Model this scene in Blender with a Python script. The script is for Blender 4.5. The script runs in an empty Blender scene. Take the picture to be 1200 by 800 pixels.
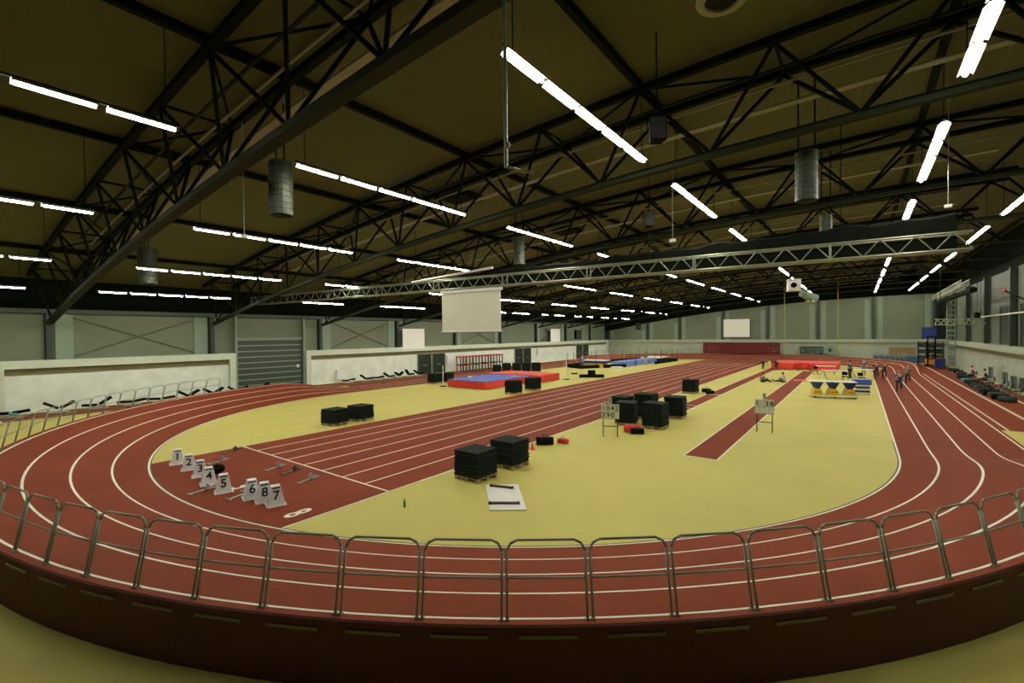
import bpy, bmesh, math, random
from mathutils import Vector, Matrix
random.seed(7)
S = bpy.context.scene
C = S.collection
PI = math.pi
# ------------------------------------------------------------------ camera
cd = bpy.data.cameras.new('camera'); cam = bpy.data.objects.new('camera', cd); C.objects.link(cam)
cd.sensor_width = 36; cd.sensor_fit = 'HORIZONTAL'; cd.lens = 539.7/1200*36; cd.clip_start = .05; cd.clip_end = 500
yaw, pitch, roll = .6458, -.0154, -.0103
F0 = Vector((-math.sin(yaw), math.cos(yaw), 0)); R0 = Vector((math.cos(yaw), math.sin(yaw), 0)); UZ = Vector((0, 0, 1))
FW = F0*math.cos(pitch)+UZ*math.sin(pitch); UP = UZ*math.cos(pitch)-F0*math.sin(pitch)
cx = R0*math.cos(roll)+UP*math.sin(roll); cy = -R0*math.sin(roll)+UP*math.cos(roll)
m = Matrix((cx, cy, -FW)).transposed().to_4x4(); m.translation = Vector((0, 0, 4.67))
cam.matrix_world = m
S.camera = cam
# ------------------------------------------------------------------ world, exposure
w = bpy.data.worlds.new('world'); S.world = w; w.use_nodes = True
w.node_tree.nodes['Background'].inputs[0].default_value = (.5, .6, .45, 1)
w.node_tree.nodes['Background'].inputs[1].default_value = .02
S.view_settings.view_transform = 'Standard'; S.view_settings.look = 'None'
S.view_settings.gamma = 1; S.view_settings.use_curve_mapping = False
S.view_settings.exposure = 0.0
LAMP = 84.0
# ------------------------------------------------------------------ materials
MATS = {}
def mat(name, col, rough=.6, metal=0, var=0., scale=6, bump=0., bscale=200, emit=0, spec=.5):
    if name in MATS: return MATS[name]
    M = bpy.data.materials.new(name); M.use_nodes = True; nt = M.node_tree; b = nt.nodes['Principled BSDF']
    b.inputs['Base Color'].default_value = (*col, 1); b.inputs['Roughness'].default_value = rough
    b.inputs['Metallic'].default_value = metal; b.inputs['Specular IOR Level'].default_value = spec
    tc = None
    if var or bump:
        tc = nt.nodes.new('ShaderNodeTexCoord')
    if var:
        n = nt.nodes.new('ShaderNodeTexNoise'); n.inputs['Scale'].default_value = scale; n.inputs['Detail'].default_value = 6
        nt.links.new(tc.outputs['Object'], n.inputs['Vector'])
        r = nt.nodes.new('ShaderNodeValToRGB')
        r.color_ramp.elements[0].position = .3; r.color_ramp.elements[1].position = .7
        r.color_ramp.elements[0].color = (*[c*(1-var) for c in col], 1)
        r.color_ramp.elements[1].color = (*[min(1, c*(1+var)) for c in col], 1)
        nt.links.new(n.outputs['Fac'], r.inputs['Fac']); nt.links.new(r.outputs['Color'], b.inputs['Base Color'])
    if bump:
        n2 = nt.nodes.new('ShaderNodeTexNoise'); n2.inputs['Scale'].default_value = bscale
        nt.links.new(tc.outputs['Object'], n2.inputs['Vector'])
        bp = nt.nodes.new('ShaderNodeBump'); bp.inputs['Strength'].default_value = bump; bp.inputs['Distance'].default_value = .01
        nt.links.new(n2.outputs['Fac'], bp.inputs['Height']); nt.links.new(bp.outputs['Normal'], b.inputs['Normal'])
    if emit:
        b.inputs['Emission Color'].default_value = (*col, 1); b.inputs['Emission Strength'].default_value = emit
    MATS[name] = M
    return M
YEL = mat('yellow_floor', (.60, .535, .15), .6, var=.05, scale=.35, bump=.15, bscale=90, spec=.12)
RED = mat('red_track', (.215, .042, .016), .7, var=.08, scale=.5, bump=.3, bscale=110, spec=.08)
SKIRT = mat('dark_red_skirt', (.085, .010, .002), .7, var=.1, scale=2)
LINE = mat('line_paint', (.88, .86, .70), .6)
LINE2 = mat('pale_line_paint', (.62, .60, .42), .6)
KERB = mat('dark_kerb', (.03, .03, .02), .6)
CONC = mat('white_concrete', (.78, .84, .74), .8, var=.08, scale=1.2, bump=.2, bscale=30)
COPE = mat('pale_coping', (.62, .68, .55), .75, var=.05, scale=2)
PANEL = mat('grey_green_panel', (.15, .18, .115), .6, var=.06, scale=.8)
PALE = mat('pale_green_trim', (.21, .28, .205), .6, var=.05, scale=2)
COLM = mat('dark_green_steel', (.02, .032, .02), .5)
DARK = mat('dark_cladding', (.004, .006, .003), .9, spec=.1, var=.15, scale=2)
STEEL = mat('truss_steel', (.005, .008, .003), .8, spec=.1)
CHORD = mat('chord_steel', (.020, .025, .011), .7, spec=.12)
TRAYM = mat('tray_metal', (.22, .20, .09), .5, var=.1)
SILVER = mat('aluminium', (.30, .32, .23), .4, metal=.6)
GALV = mat('galvanised_tube', (.26, .31, .23), .45, metal=.2, var=.1, scale=5)
BLACK = mat('black_cloth', (.006, .008, .005), .9, spec=.1)
MATM = mat('green_black_mat', (.006, .013, .009), .85, spec=.2, var=.2, scale=8)
WOOD = mat('pallet_wood', (.46, .36, .20), .8, var=.2, scale=9)
WHITE = mat('white_board', (.82, .82, .76), .6)
WHITEP = mat('white_plastic', (.84, .86, .84), .5)
INK = mat('black_ink', (.015, .015, .02), .6)
DUCT = mat('duct_metal', (.05, .062, .038), .5, metal=.2, var=.12, scale=5)
TUBE = mat('lamp_tube', (1, .98, .84), emit=LAMP)
HOUS = mat('lamp_housing', (.5, .5, .45), .5)
REDV = mat('red_vinyl', (.62, .035, .03), .45, var=.05, scale=2)
REDF = mat('bright_red_vinyl', (.78, .06, .045), .5, var=.06, scale=1.5)
BLUEV = mat('blue_vinyl', (.07, .12, .50), .5, var=.06, scale=2)
NAVY = mat('navy_cloth', (.015, .03, .13), .7)
LBLUE = mat('pale_blue_vinyl', (.16, .24, .62), .6)
YELV = mat('yellow_plastic', (.72, .45, .03), .5)
ORANGE = mat('orange_paint', (.80, .25, .02), .4)
CRASH = mat('crash_wall_red', (.13, .005, .006), .6, var=.06, scale=2)
SCREEN = mat('screen_fabric', (.80, .82, .68), .8, var=.03, scale=1)
SCREENW = mat('bright_screen_fabric', (.88, .90, .84), .8)
GLASS = mat('dark_door_panel', (.022, .035, .025), .25)
SKIN = mat('skin', (.52, .30, .20), .6)
HAIR = mat('dark_hair', (.03, .02, .012), .7)
BROWN = mat('brown_board', (.30, .20, .08), .7, var=.15, scale=6)
TEAL = mat('teal_towel', (.10, .45, .50), .8)
PINK = mat('pink_towel', (.65, .38, .38), .8)
RUBBER = mat('rubber', (.015, .015, .015), .7)
OLIVE = mat('olive_scoreboard', (.42, .42, .25), .7)
CARD = mat('score_card', (.66, .70, .58), .6)
def roof_mat():
    M = bpy.data.materials.new('roof_sheet'); M.use_nodes = True; nt = M.node_tree; b = nt.nodes['Principled BSDF']
    b.inputs['Roughness'].default_value = .75; b.inputs['Specular IOR Level'].default_value = .2
    tc = nt.nodes.new('ShaderNodeTexCoord'); n = nt.nodes.new('ShaderNodeTexNoise'); n.inputs['Scale'].default_value = .25
    nt.links.new(tc.outputs['Object'], n.inputs['Vector'])
    r = nt.nodes.new('ShaderNodeValToRGB'); r.color_ramp.elements[0].color = (.095, .098, .036, 1); r.color_ramp.elements[1].color = (.12, .122, .045, 1)
    nt.links.new(n.outputs['Fac'], r.inputs['Fac']); nt.links.new(r.outputs['Color'], b.inputs['Base Color'])
    wv = nt.nodes.new('ShaderNodeTexWave'); wv.bands_direction = 'X'; wv.inputs['Scale'].default_value = 3.0
    nt.links.new(tc.outputs['Object'], wv.inputs['Vector'])
    bp = nt.nodes.new('ShaderNodeBump'); bp.inputs['Strength'].default_value = .25; bp.inputs['Distance'].default_value = .02
    nt.links.new(wv.outputs['Fac'], bp.inputs['Height']); nt.links.new(bp.outputs['Normal'], b.inputs['Normal'])
    return M
ROOF = roof_mat()
# ------------------------------------------------------------------ mesh builder
class MB:
    def __init__(s): s.v = []; s.f = []
    def box(s, c, d, rz=0, tilt=None):
        n = len(s.v); hx, hy, hz = d[0]/2, d[1]/2, d[2]/2
        R = Matrix.Rotation(rz, 3, 'Z')
        if tilt is not None: R = R @ tilt
        for k in range(8):
            p = Vector(((hx if k & 1 else -hx), (hy if k & 2 else -hy), (hz if k & 4 else -hz)))
            s.v.append(tuple(R @ p+Vector(c)))
        for q in ((0, 2, 3, 1), (4, 5, 7, 6), (0, 1, 5, 4), (2, 6, 7, 3), (0, 4, 6, 2), (1, 3, 7, 5)): s.f.append(tuple(n+i for i in q))
        return s
    def quadbox(s, lo, hi):
        return s.box([(a+b)/2 for a, b in zip(lo, hi)], [abs(b-a) for a, b in zip(lo, hi)])
    def tube(s, p, q, r, r2=None, n=8, cap=True):
        p = Vector(p); q = Vector(q); r2 = r if r2 is None else r2
        a = (q-p).normalized(); t = Vector((0, 0, 1)) if abs(a.z) < .9 else Vector((1, 0, 0))
        u = a.cross(t).normalized(); v = a.cross(u); b = len(s.v)
        for k in range(n):
            e = 2*PI*k/n; o = u*math.cos(e)+v*math.sin(e)
            s.v.append(tuple(p+o*r)); s.v.append(tuple(q+o*r2))
        for k in range(n):
            j = (k+1) % n; s.f.append((b+2*k, b+2*k+1, b+2*j+1, b+2*j))
        if cap:
            s.f.append(tuple(b+2*k for k in range(n))); s.f.append(tuple(b+2*k+1 for k in reversed(range(n))))
        return s
    def path(s, pts, r, n=8):
        for a, b in zip(pts[:-1], pts[1:]): s.tube(a, b, r, n=n)
        return s
    def ball(s, c, r, n=10):
        if not hasattr(r, '__len__'): r = (r, r, r)
        b = len(s.v); h = n//2+1
        for i in range(h+1):
            t = PI*i/h
            for k in range(n):
                e = 2*PI*k/n
                s.v.append((c[0]+r[0]*math.sin(t)*math.cos(e), c[1]+r[1]*math.sin(t)*math.sin(e), c[2]+r[2]*math.cos(t)))
        for i in range(h):
            for k in range(n):
                j = (k+1) % n; s.f.append((b+i*n+k, b+(i+1)*n+k, b+(i+1)*n+j, b+i*n+j))
        return s
    def prism(s, poly, z0, z1):
        b = len(s.v); n = len(poly)
        for x, y in poly: s.v.append((x, y, z0))
        for x, y in poly: s.v.append((x, y, z1))
        s.f.append(tuple(b+i for i in reversed(range(n)))); s.f.append(tuple(b+n+i for i in range(n)))
        for i in range(n):
            j = (i+1) % n; s.f.append((b+i, b+j, b+n+j, b+n+i))
        return s
    def lathe(s, prof, c=(0, 0, 0), n=20):
        b = len(s.v)
        for r, z in prof:
            for k in range(n):
                e = 2*PI*k/n; s.v.append((c[0]+r*math.cos(e), c[1]+r*math.sin(e), c[2]+z))
        for i in range(len(prof)-1):
            for k in range(n):
                j = (k+1) % n; s.f.append((b+i*n+k, b+i*n+j, b+(i+1)*n+j, b+(i+1)*n+k))
        return s
    def mesh(s, name, m, smooth=False):
        me = bpy.data.meshes.new(name); me.from_pydata(s.v, [], s.f); me.materials.append(m)
        if smooth:
            for p in me.polygons: p.use_smooth = True
        me.update(); return me
    def build(s, name, m, parent=None, loc=None, rz=0, smooth=False):
        return link(name, s.mesh(name, m, smooth), parent, loc, rz)
def link(name, me, parent=None, loc=None, rz=0):
    o = bpy.data.objects.new(name, me); C.objects.link(o)
    if parent is not None: o.parent = parent
    if loc is not None: o.location = loc
    if rz: o.rotation_euler = (0, 0, rz)
    return o
def tag(o, label=None, cat=None, group=None, kind=None):
    if label: o['label'] = label
    if cat: o['category'] = cat
    if group: o['group'] = group
    if kind: o['kind'] = kind
    return o
def thing(name, label, cat, loc=(0, 0, 0), rz=0, group=None):
    o = bpy.data.objects.new(name, None); C.objects.link(o); o.empty_display_size = .2
    o.location = loc; o.rotation_euler = (0, 0, rz)
    return tag(o, label, cat, group)
def struct(name, mb, m, parent=None, **k):
    o = mb.build(name, m, parent, **k)
    if parent is None: o['kind'] = 'structure'
    return o
def dup(root, loc, rz, label, group=None):
    r = root.copy(); C.objects.link(r); r.location = loc; r.rotation_euler = (0, 0, rz); r['label'] = label
    if group: r['group'] = group
    for ch in list(root.children):
        c = ch.copy(); C.objects.link(c); c.parent = r
        for g in list(ch.children):
            d = g.copy(); C.objects.link(d); d.parent = c
    return r
ORD = ['first', 'second', 'third', 'fourth', 'fifth', 'sixth', 'seventh', 'eighth', 'ninth', 'tenth', 'eleventh', 'twelfth', 'thirteenth',
       'fourteenth', 'fifteenth', 'sixteenth', 'seventeenth', 'eighteenth', 'nineteenth', 'twentieth']
def ordn(i):
    if i < 20: return ORD[i]
    tens = {2: 'twenty', 3: 'thirty', 4: 'forty', 5: 'fifty'}
    t, u = divmod(i+1, 10)
    return tens[t]+'-'+ORD[u-1] if u else {2: 'twentieth', 3: 'thirtieth', 4: 'fortieth', 5: 'fiftieth'}[t]
TXT = {}
def text_mesh(ch, size, m):
    key = (ch, size, m.name)
    if key in TXT: return TXT[key]
    cu = bpy.data.curves.new('text', 'FONT'); cu.body = ch; cu.size = size; cu.align_x = 'CENTER'; cu.align_y = 'CENTER'; cu.extrude = .003; cu.resolution_u = 3
    cu.offset = size*.02
    o = bpy.data.objects.new('text', cu); C.objects.link(o)
    dg = bpy.context.evaluated_depsgraph_get(); me = bpy.data.meshes.new_from_object(o.evaluated_get(dg))
    me.materials.clear(); me.materials.append(m)
    bpy.data.objects.remove(o); TXT[key] = me
    return me
# ------------------------------------------------------------------ dimensions
WX, RX, FY, NY = -41.5, 9.2, 88.3, -7.0
BC = (-16.1, 22.03); FC = (-16.1, 67.0); RI = 17.27; LW = .98; RO = 21.4
TY = [5.8+9.43*k for k in range(9)]
zr = lambda x: 12.6-.0019*(x-5)**2
zb = lambda x: 10.4-.0019*(x-8)**2
# ------------------------------------------------------------------ floor and track
struct('floor', MB().quadbox((-44, NY-1, -.2), (12, FY+1, 0)), YEL)
def ringpt(c, r, a): return (c[0]+r*math.cos(a), c[1]+r*math.sin(a))
def smooth(t): t = max(0, min(1, t)); return t*t*(3-2*t)
def bankf(y_in):                     # 0 on the straights, 1 inside the bend; y_in = distance past the bend start
    return smooth((y_in+3.0)/7.0)
def bz(c, sgn, r, a, y=None):
    yy = c[1]+r*math.sin(a) if y is None else y
    d = (c[1]-yy)*sgn
    return .222*max(0, r-RI)*bankf(d)
EXT = 3.0
def bank_path(c, sgn, n=96):
    """centre angles of the bend and the short straights at both ends -> list of functions r->(x,y,z)"""
    out = []
    for i in range(n+1):
        a = (PI+PI*i/n) if sgn > 0 else (PI-PI*i/n)
        out.append(lambda r, a=a: (*ringpt(c, r, a), .006+bz(c, sgn, r, a)))
    y0 = c[1]+sgn*EXT
    pre = []; post = []
    for k in range(6):
        t = 1-k/6; yy = c[1]+sgn*EXT*t
        pre.append(lambda r, yy=yy: (c[0]-r, yy, .006+bz(c, sgn, r, 0, yy)))
        post.append(lambda r, yy=yy: (c[0]+r, yy, .006+bz(c, sgn, r, 0, yy)))
    return pre+out+post[::-1]
def strip(mb, fs, r0, r1, dz=0, nr=1):
    b = len(mb.v); m_ = nr+1
    for f in fs:
        for j in range(m_):
            x, y, z = f(r0+(r1-r0)*j/nr); mb.v.append((x, y, z+dz))
    for i in range(len(fs)-1):
        for j in range(nr):
            mb.f.append((b+i*m_+j, b+(i+1)*m_+j, b+(i+1)*m_+j+1, b+i*m_+j+1))
def build_bend(c, sgn, name):
    fs = bank_path(c, sgn)
    mb = MB(); strip(mb, fs, RI, RO, 0, 4)
    o = struct(name, mb, RED)
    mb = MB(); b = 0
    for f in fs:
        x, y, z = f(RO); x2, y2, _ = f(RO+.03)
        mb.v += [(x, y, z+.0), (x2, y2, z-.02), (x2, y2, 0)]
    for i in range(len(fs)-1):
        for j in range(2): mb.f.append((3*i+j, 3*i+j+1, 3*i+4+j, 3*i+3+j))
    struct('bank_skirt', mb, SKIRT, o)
    for k in range(5):
        rr = RI+.02+LW*k; mb = MB(); strip(mb, fs, rr-.03, rr+.03, .004); struct('lane_line', mb, LINE, o)
    mb = MB()                                   # dark inner kerb
    strip(mb, fs, RI-.05, RI-.015, .006); struct('inner_kerb', mb, KERB, o)
    return o
near_bend = build_bend(BC, 1, 'banked_bend_near')
far_bend = build_bend(FC, -1, 'banked_bend_far')
# pale pads let into the skirt of the near bend, one under each barrier
pad = MB().box((0, 0, 0), (.75, .02, .035)).mesh('skirt_strip', mat('strip_olive', (.16, .13, .05), .7))
for k in range(-9, 9):
    a = math.radians(305.55+3.06*(k+.5)); x, y = ringpt(BC, RO+.045, a)
    link('skirt_strip', pad, near_bend, (x, y, bz(BC, 1, RO, a)-.13), a+PI/2)
# flat red areas
red = struct('track_straights', MB().prism([(1.17, 25), (5.25, 25), (5.25, 64), (1.17, 64)], .001, .006), RED)
struct('red_surface', MB().prism([(5.25, 30.6), (RX, 30.6), (RX, 84), (5.25, 84)], .001, .006), RED, red)
struct('red_surface', MB().prism([(WX, 25), (-33.37, 25), (-33.37, 64), (WX, 64)], .001, .006), RED, red)
struct('red_surface', MB().prism([(WX, 3.3), (-38.45, 3.3), (-38.45, 25), (WX, 25)], .001, .006), RED, red)
struct('red_surface', MB().prism([(WX, 64), (-38.2, 64), (-38.2, FY), (WX, FY)], .001, .006), RED, red)
SR, SP = -11.23, 1.22
def chord_y(x, c, sgn): return c[1]-sgn*math.sqrt(RI**2-(x-c[0])**2)
xs = [SR-9.76+9.76*i/12 for i in range(13)]
struct('sprint_straight', MB().prism([(x, chord_y(x, BC, 1)+.05) for x in xs]+[(x, chord_y(x, FC, -1)-.05) for x in reversed(xs)], .001, .007), RED, red)
def fl(x0, y0, x1, y1, wd=.05, m_=LINE, par=None, z=.0105):
    d = Vector((x1-x0, y1-y0, 0)); L = d.length; a = math.atan2(d.y, d.x)
    return struct('lane_line', MB().box(((x0+x1)/2, (y0+y1)/2, z), (L, wd, .004), a), m_, par or red)
for k in range(5):
    fl(1.16+.0+LW*k+.03, 25, 1.16+LW*k+.03, 64, .06); fl(-33.37-LW*k-.02, 25, -33.37-LW*k-.02, 64, .06)
fl(5.5, 30.6, 5.5, 66, .09, LINE2); fl(6.83, 30.6, 6.83, 80, .16, LINE2); fl(8.25, 38, 8.25, 70, .18, LINE2)
for x in (-39.2, -40.3): fl(x, 3.3, x, 80, .05, LINE2)
fl(WX, 3.3, -38.45, 3.3, .08); fl(-38.45, 3.3, -38.45, 9, .06, LINE2)
for k in range(8):
    x = SR-SP*k; fl(x, (chord_y(x, BC, 1)+.05) if k == 0 else 8.71, x, 83, .055)
fl(SR, 8.71, SR-9.76, 8.71, .06); fl(SR, 68.7, SR-9.76, 68.7, .06)
for k in range(1, 5): fl(SR-9.76+.2*k, 70+k, SR-.2*k, 70+k, .05, LINE2)
def runway(x0, x1, y0, y1):
    o = struct('runway', MB().prism([(x0, y0), (x1, y0), (x1, y1), (x0, y1)], .001, .008), RED, red)
    fl(x0, y0, x0, y1, .055, z=.011); fl(x1, y0, x1, y1, .055, z=.011); fl(x0, y0, x1, y0, .055, z=.011)
runway(-5.31, -4.13, 17.84, 64)
runway(-9.15, -8.2, 26.5, 72)
fl(-9.15, 36.6, -8.0, 36.6, .2); fl(-9.15, 29.2, -8.0, 29.2, .06); fl(-9.15, 30.4, -8.0, 30.4, .06)
def floor_digit(ch, x, y, rz, sx, sy):
    o = link('painted_number', text_mesh(ch, 1.0, LINE), red, (x, y, .009), rz); o.scale = (sx, sy, 1)
floor_digit('8', -11.85, 6.2, 0, .62, 1.0); floor_digit('5', -15.4, 6.3, 0, .62, 1.0)
# ------------------------------------------------------------------ roof and walls
mb = MB(); n = 28; x0, x1 = -43.2, 10.4
for i in range(n+1):
    x = x0+(x1-x0)*i/n
    for dz in (.24, .5):
        mb.v += [(x, NY-.6, zr(x)+dz), (x, FY+.8, zr(x)+dz)]
for i in range(n):
    b = 4*i
    mb.f += [(b, b+4, b+5, b+1), (b+2, b+3, b+7, b+6), (b, b+2, b+6, b+4), (b+1, b+5, b+7, b+3)]
mb.f += [(0, 1, 3, 2), (4*n, 4*n+2, 4*n+3, 4*n+1)]
struct('ceiling', mb, ROOF)
# left wall
LZ = 3.34
UX = WX-.75
wl = struct('wall_left', MB().quadbox((UX-.3, NY, 0), (UX, FY, 3.3)), PANEL)
def lower(name, y0, y1, side=-1, parent=None, CONC=CONC, COPE=COPE):
    """frame of pale concrete with a recessed field: side -1 left wall (faces +x), +1 right wall"""
    xf = WX if side < 0 else RX; d = side
    X = lambda a: xf+d*a
    mbx = MB(); mbx.quadbox((X(.38), y0, 0), (X(.75), y1, LZ-.05)); struct('wall_field', mbx, CONC, parent)
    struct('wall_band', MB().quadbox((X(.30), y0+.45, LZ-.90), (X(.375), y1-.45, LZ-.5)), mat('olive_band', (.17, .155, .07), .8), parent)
    struct('wall_coping', MB().quadbox((X(0), y0, LZ-.5), (X(.75), y1, LZ)), COPE, parent)
    for a, b in ((y0, y0+.45), (y1-.45, y1)): struct('wall_pier', MB().quadbox((X(0), a, 0), (X(.75), b, LZ-.5)), COPE, parent)
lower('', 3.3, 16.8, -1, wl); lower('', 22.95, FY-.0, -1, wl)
struct('wall_field', MB().quadbox((UX, NY, 0), (WX-.2, 3.2, LZ+3)), DARK, wl)
edges = [NY]+TY+[FY]
for a, b in zip(edges[:-1], edges[1:]):
    struct('wall_panel', MB().quadbox((UX-.18, a+.2, LZ-.1), (UX, b-.2, 6.35)), PANEL, wl)
for k, y in enumerate(TY):
    col = MB(); col.box((UX+.2, y, 4.85), (.03, .26, 3.2)); col.box((UX+.06, y, 4.85), (.3, .03, 3.2)); col.box((UX+.34, y, 4.85), (.03, .3, 3.2)); col.box((UX+.04, y, 4.85), (.05, .3, 3.2))
    struct('column', col, COLM, wl); struct('column_foot', MB().box((UX+.25, y, LZ+.02), (.5, .5, .05)), COLM, wl)
    s = 1 if k % 2 == 0 else -1
    struct('pilaster', MB().box((UX+.03, y+s*.75, 4.85), (.1, .9, 3.0)), PALE, wl)
for k in (0, 2, 4, 6):
    a, b = TY[k]+1.2, TY[k+1]-1.2
    for z0, z1 in ((3.5, 6.1), (6.1, 3.5)):
        struct('wind_brace', MB().tube((UX+.1, a, z0), (UX+.1, b, z1), .06, n=6), mat('brace_green', (.12, .14, .09), .6), wl)
struct('eaves_beam', MB().quadbox((UX-.1, NY, 6.35), (UX+.45, FY, 6.62)), mat('eaves_green', (.05, .07, .05), .6), wl)
struct('eaves_cladding', MB().quadbox((UX-.2, NY, 6.62), (UX-.05, FY, zr(UX)+.25)), DARK, wl)
# roller shutter
d1 = struct('door_1', MB().quadbox((WX-.62, 17.0, 0), (WX-.5, 22.75, 4.42)), mat('shutter_back', (.02, .03, .022), .6))
for i in range(9):
    z = 4.42*i/9
    struct('slat', MB().quadbox((WX-.5, 17.1, z+.04), (WX-.44, 22.65, z+4.42/9-.05)), mat('shutter_slat', (.035, .05, .035), .5), d1)
    struct('slat_rail', MB().quadbox((WX-.49, 17.1, z+4.42/9-.05), (WX-.42, 22.65, z+4.42/9+.04)), mat('shutter_rail', (.22, .27, .2), .5), d1)
for y in (16.93, 22.85): struct('door_post', MB().quadbox((WX-.55, y-.09, 0), (WX-.2, y+.09, 6.4)), PALE, d1)
struct('door_header', MB().quadbox((WX-.6, 17.0, 4.42), (WX-.35, 22.75, 4.6)), PALE, d1)
struct('door_switch', MB().box((WX-.4, 22.3, 1.95), (.08, .2, .26)), WHITE, d1)
# personnel doors of the left wall
nd = 2
for (ya, yb, h) in ((36.9, 41.3, 2.38), (56.2, 60.4, 2.5), (75.3, 80.0, 2.6)):
    for (a, b) in ((ya, (ya+yb)/2-.12), ((ya+yb)/2+.12, yb)):
        d = struct('door_%d' % nd, MB().quadbox((WX-.39, a, 0), (WX-.30, b, h)), GLASS); nd += 1
        struct('door_frame', MB().quadbox((WX-.38, a-.08, 0), (WX-.26, a, h+.08)).quadbox((WX-.38, b, 0), (WX-.26, b+.08, h+.08)).quadbox((WX-.38, a, h), (WX-.26, b, h+.08)), PALE, d)
        struct('door_leaf', MB().quadbox((WX-.31, a+.06, .05), (WX-.27, (a+b)/2-.02, h-.06)), GLASS, d)
        struct('door_leaf', MB().quadbox((WX-.31, (a+b)/2+.02, .05), (WX-.27, b-.06, h-.06)), GLASS, d)
        struct('door_handle', MB().quadbox((WX-.27, (a+b)/2-.3, 1.02), (WX-.22, (a+b)/2+.3, 1.08)), SILVER, d)
# far wall
wf = struct('wall_far', MB().quadbox((-42.6, FY+.75, 0), (RX+1, FY+1, 3.3)), PANEL)
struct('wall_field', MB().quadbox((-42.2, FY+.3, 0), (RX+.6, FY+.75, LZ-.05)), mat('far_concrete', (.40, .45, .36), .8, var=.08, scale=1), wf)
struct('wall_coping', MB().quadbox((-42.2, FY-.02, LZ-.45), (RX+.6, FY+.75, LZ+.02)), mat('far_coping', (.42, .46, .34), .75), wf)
fcol = [-41.6, -33.37, -27.11, -19.49, -12.38, -5.29, 1.77, 8.6]
ftop = lambda x: zb(x)-.5
for a, b in zip(fcol[:-1], fcol[1:]):
    za, zb_ = ftop(a), ftop(b); p = MB(); y0, y1 = FY+.6, FY+.8
    p.v = [(a, y0, 3.3), (b, y0, 3.3), (b, y0, zb_), (a, y0, za), (a, y1, 3.3), (b, y1, 3.3), (b, y1, zb_), (a, y1, za)]
    p.f = [(0, 1, 2, 3), (7, 6, 5, 4), (0, 4, 5, 1), (3, 2, 6, 7), (0, 3, 7, 4), (1, 5, 6, 2)]
    struct('wall_panel', p, PANEL, wf)
    for x, s in ((a, .75), (b, -.75)):
        struct('pilaster', MB().quadbox((x+s-.35, FY+.5, 3.3), (x+s+.35, FY+.6, min(za, zb_)-.1)), PALE, wf)
for x in fcol:
    struct('column', MB().box((x, FY+.35, (LZ+ftop(x))/2), (.3, .3, ftop(x)-LZ)), COLM, wf)
p = MB(); nn = 14
for i in range(nn+1):
    x = -42.6+(RX+1.2+42.6)*i/nn; p.v += [(x, FY+.55, ftop(x)), (x, FY+.55, zr(x)+.3), (x, FY+.9, ftop(x)), (x, FY+.9, zr(x)+.3)]
for i in range(nn):
    b = 4*i; p.f += [(b, b+4, b+5, b+1), (b+2, b+3, b+7, b+6), (b, b+2, b+6, b+4)]
struct('eaves_cladding', p, DARK, wf)
# right wall
RUX = RX+.75
wr = struct('wall_right', MB().quadbox((RUX, NY, 0), (RUX+.3, FY+.8, 3.3)), PANEL)
lower('', NY, FY, 1, wr, mat('right_concrete_dimmed', (.34, .38, .30), .8, var=.1, scale=1), mat('right_coping_dimmed', (.32, .36, .27), .8))  # darker than the left wall: light fall-off painted into concrete and coping
RT = 9.6
for a, b in zip(edges[:-1], edges[1:]):
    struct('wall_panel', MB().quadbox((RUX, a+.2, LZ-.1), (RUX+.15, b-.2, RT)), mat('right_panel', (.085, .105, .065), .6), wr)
for y in TY:
    struct('column', MB().box((RUX-.25, y, (RT+LZ)/2), (.35, .34, RT-LZ)), COLM, wr)
    struct('pilaster', MB().box((RUX-.04, y+1.1, (RT+LZ)/2), (.1, .9, RT-LZ-.3)), PALE, wr)
struct('eaves_cladding', MB().quadbox((RUX+.0, NY, RT), (RUX+.2, FY+.8, zr(RUX)+.3)), DARK, wr)
struct('wall_rail', MB().tube((RUX-.45, 42, 5.9), (RUX-.45, 66, 5.9), .06), COPE, wr)
for y0, y1 in ((55.0, 58.0), (47.0, 51.5)):
    n_ = 1 if y0 > 50 else 2
    wd = struct('window_%d' % n_, MB().quadbox((RUX-.06, y0, LZ+.1), (RUX-.01, y1, 6.6)), GLASS)
    struct('window_frame', MB().quadbox((RUX-.1, y0-.12, LZ), (RUX-.03, y0, 6.7)).quadbox((RUX-.1, y1, LZ), (RUX-.03, y1+.12, 6.7)).quadbox((RUX-.1, y0, 6.6), (RUX-.03, y1, 6.72)), COLM, wd)
# near wall behind the camera
struct('wall_near', MB().quadbox((-43, NY-.5, 0), (RX+1.2, NY, 13.2)), PANEL)
# ------------------------------------------------------------------ roof steel
cyl = MB().tube((0, 0, -.5), (0, 0, .5), 1, n=6)
BR = cyl.mesh('brace', STEEL, True)
def member(name, p, q, r, parent, me=BR):
    p = Vector(p); q = Vector(q); d = q-p; o = link(name, me, parent)
    o.location = (p+q)/2; o.rotation_mode = 'QUATERNION'; o.rotation_quaternion = d.to_track_quat('Z', 'Y'); o.scale = (r, r, d.length)
    return o
def swept(fn, xs, wd, ht, y):
    mb = MB()
    for x in xs:
        z = fn(x)
        for dy, dz in ((-wd/2, -ht/2), (wd/2, -ht/2), (wd/2, ht/2), (-wd/2, ht/2)): mb.v.append((x, y+dy, z+dz))
    for i in range(len(xs)-1):
        b = 4*i
        for j in range(4): mb.f.append((b+j, b+4+j, b+4+(j+1) % 4, b+(j+1) % 4))
    mb.f += [(0, 1, 2, 3), (4*len(xs)-1, 4*len(xs)-2, 4*len(xs)-3, 4*len(xs)-4)]
    return mb
NS = 3.73
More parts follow.
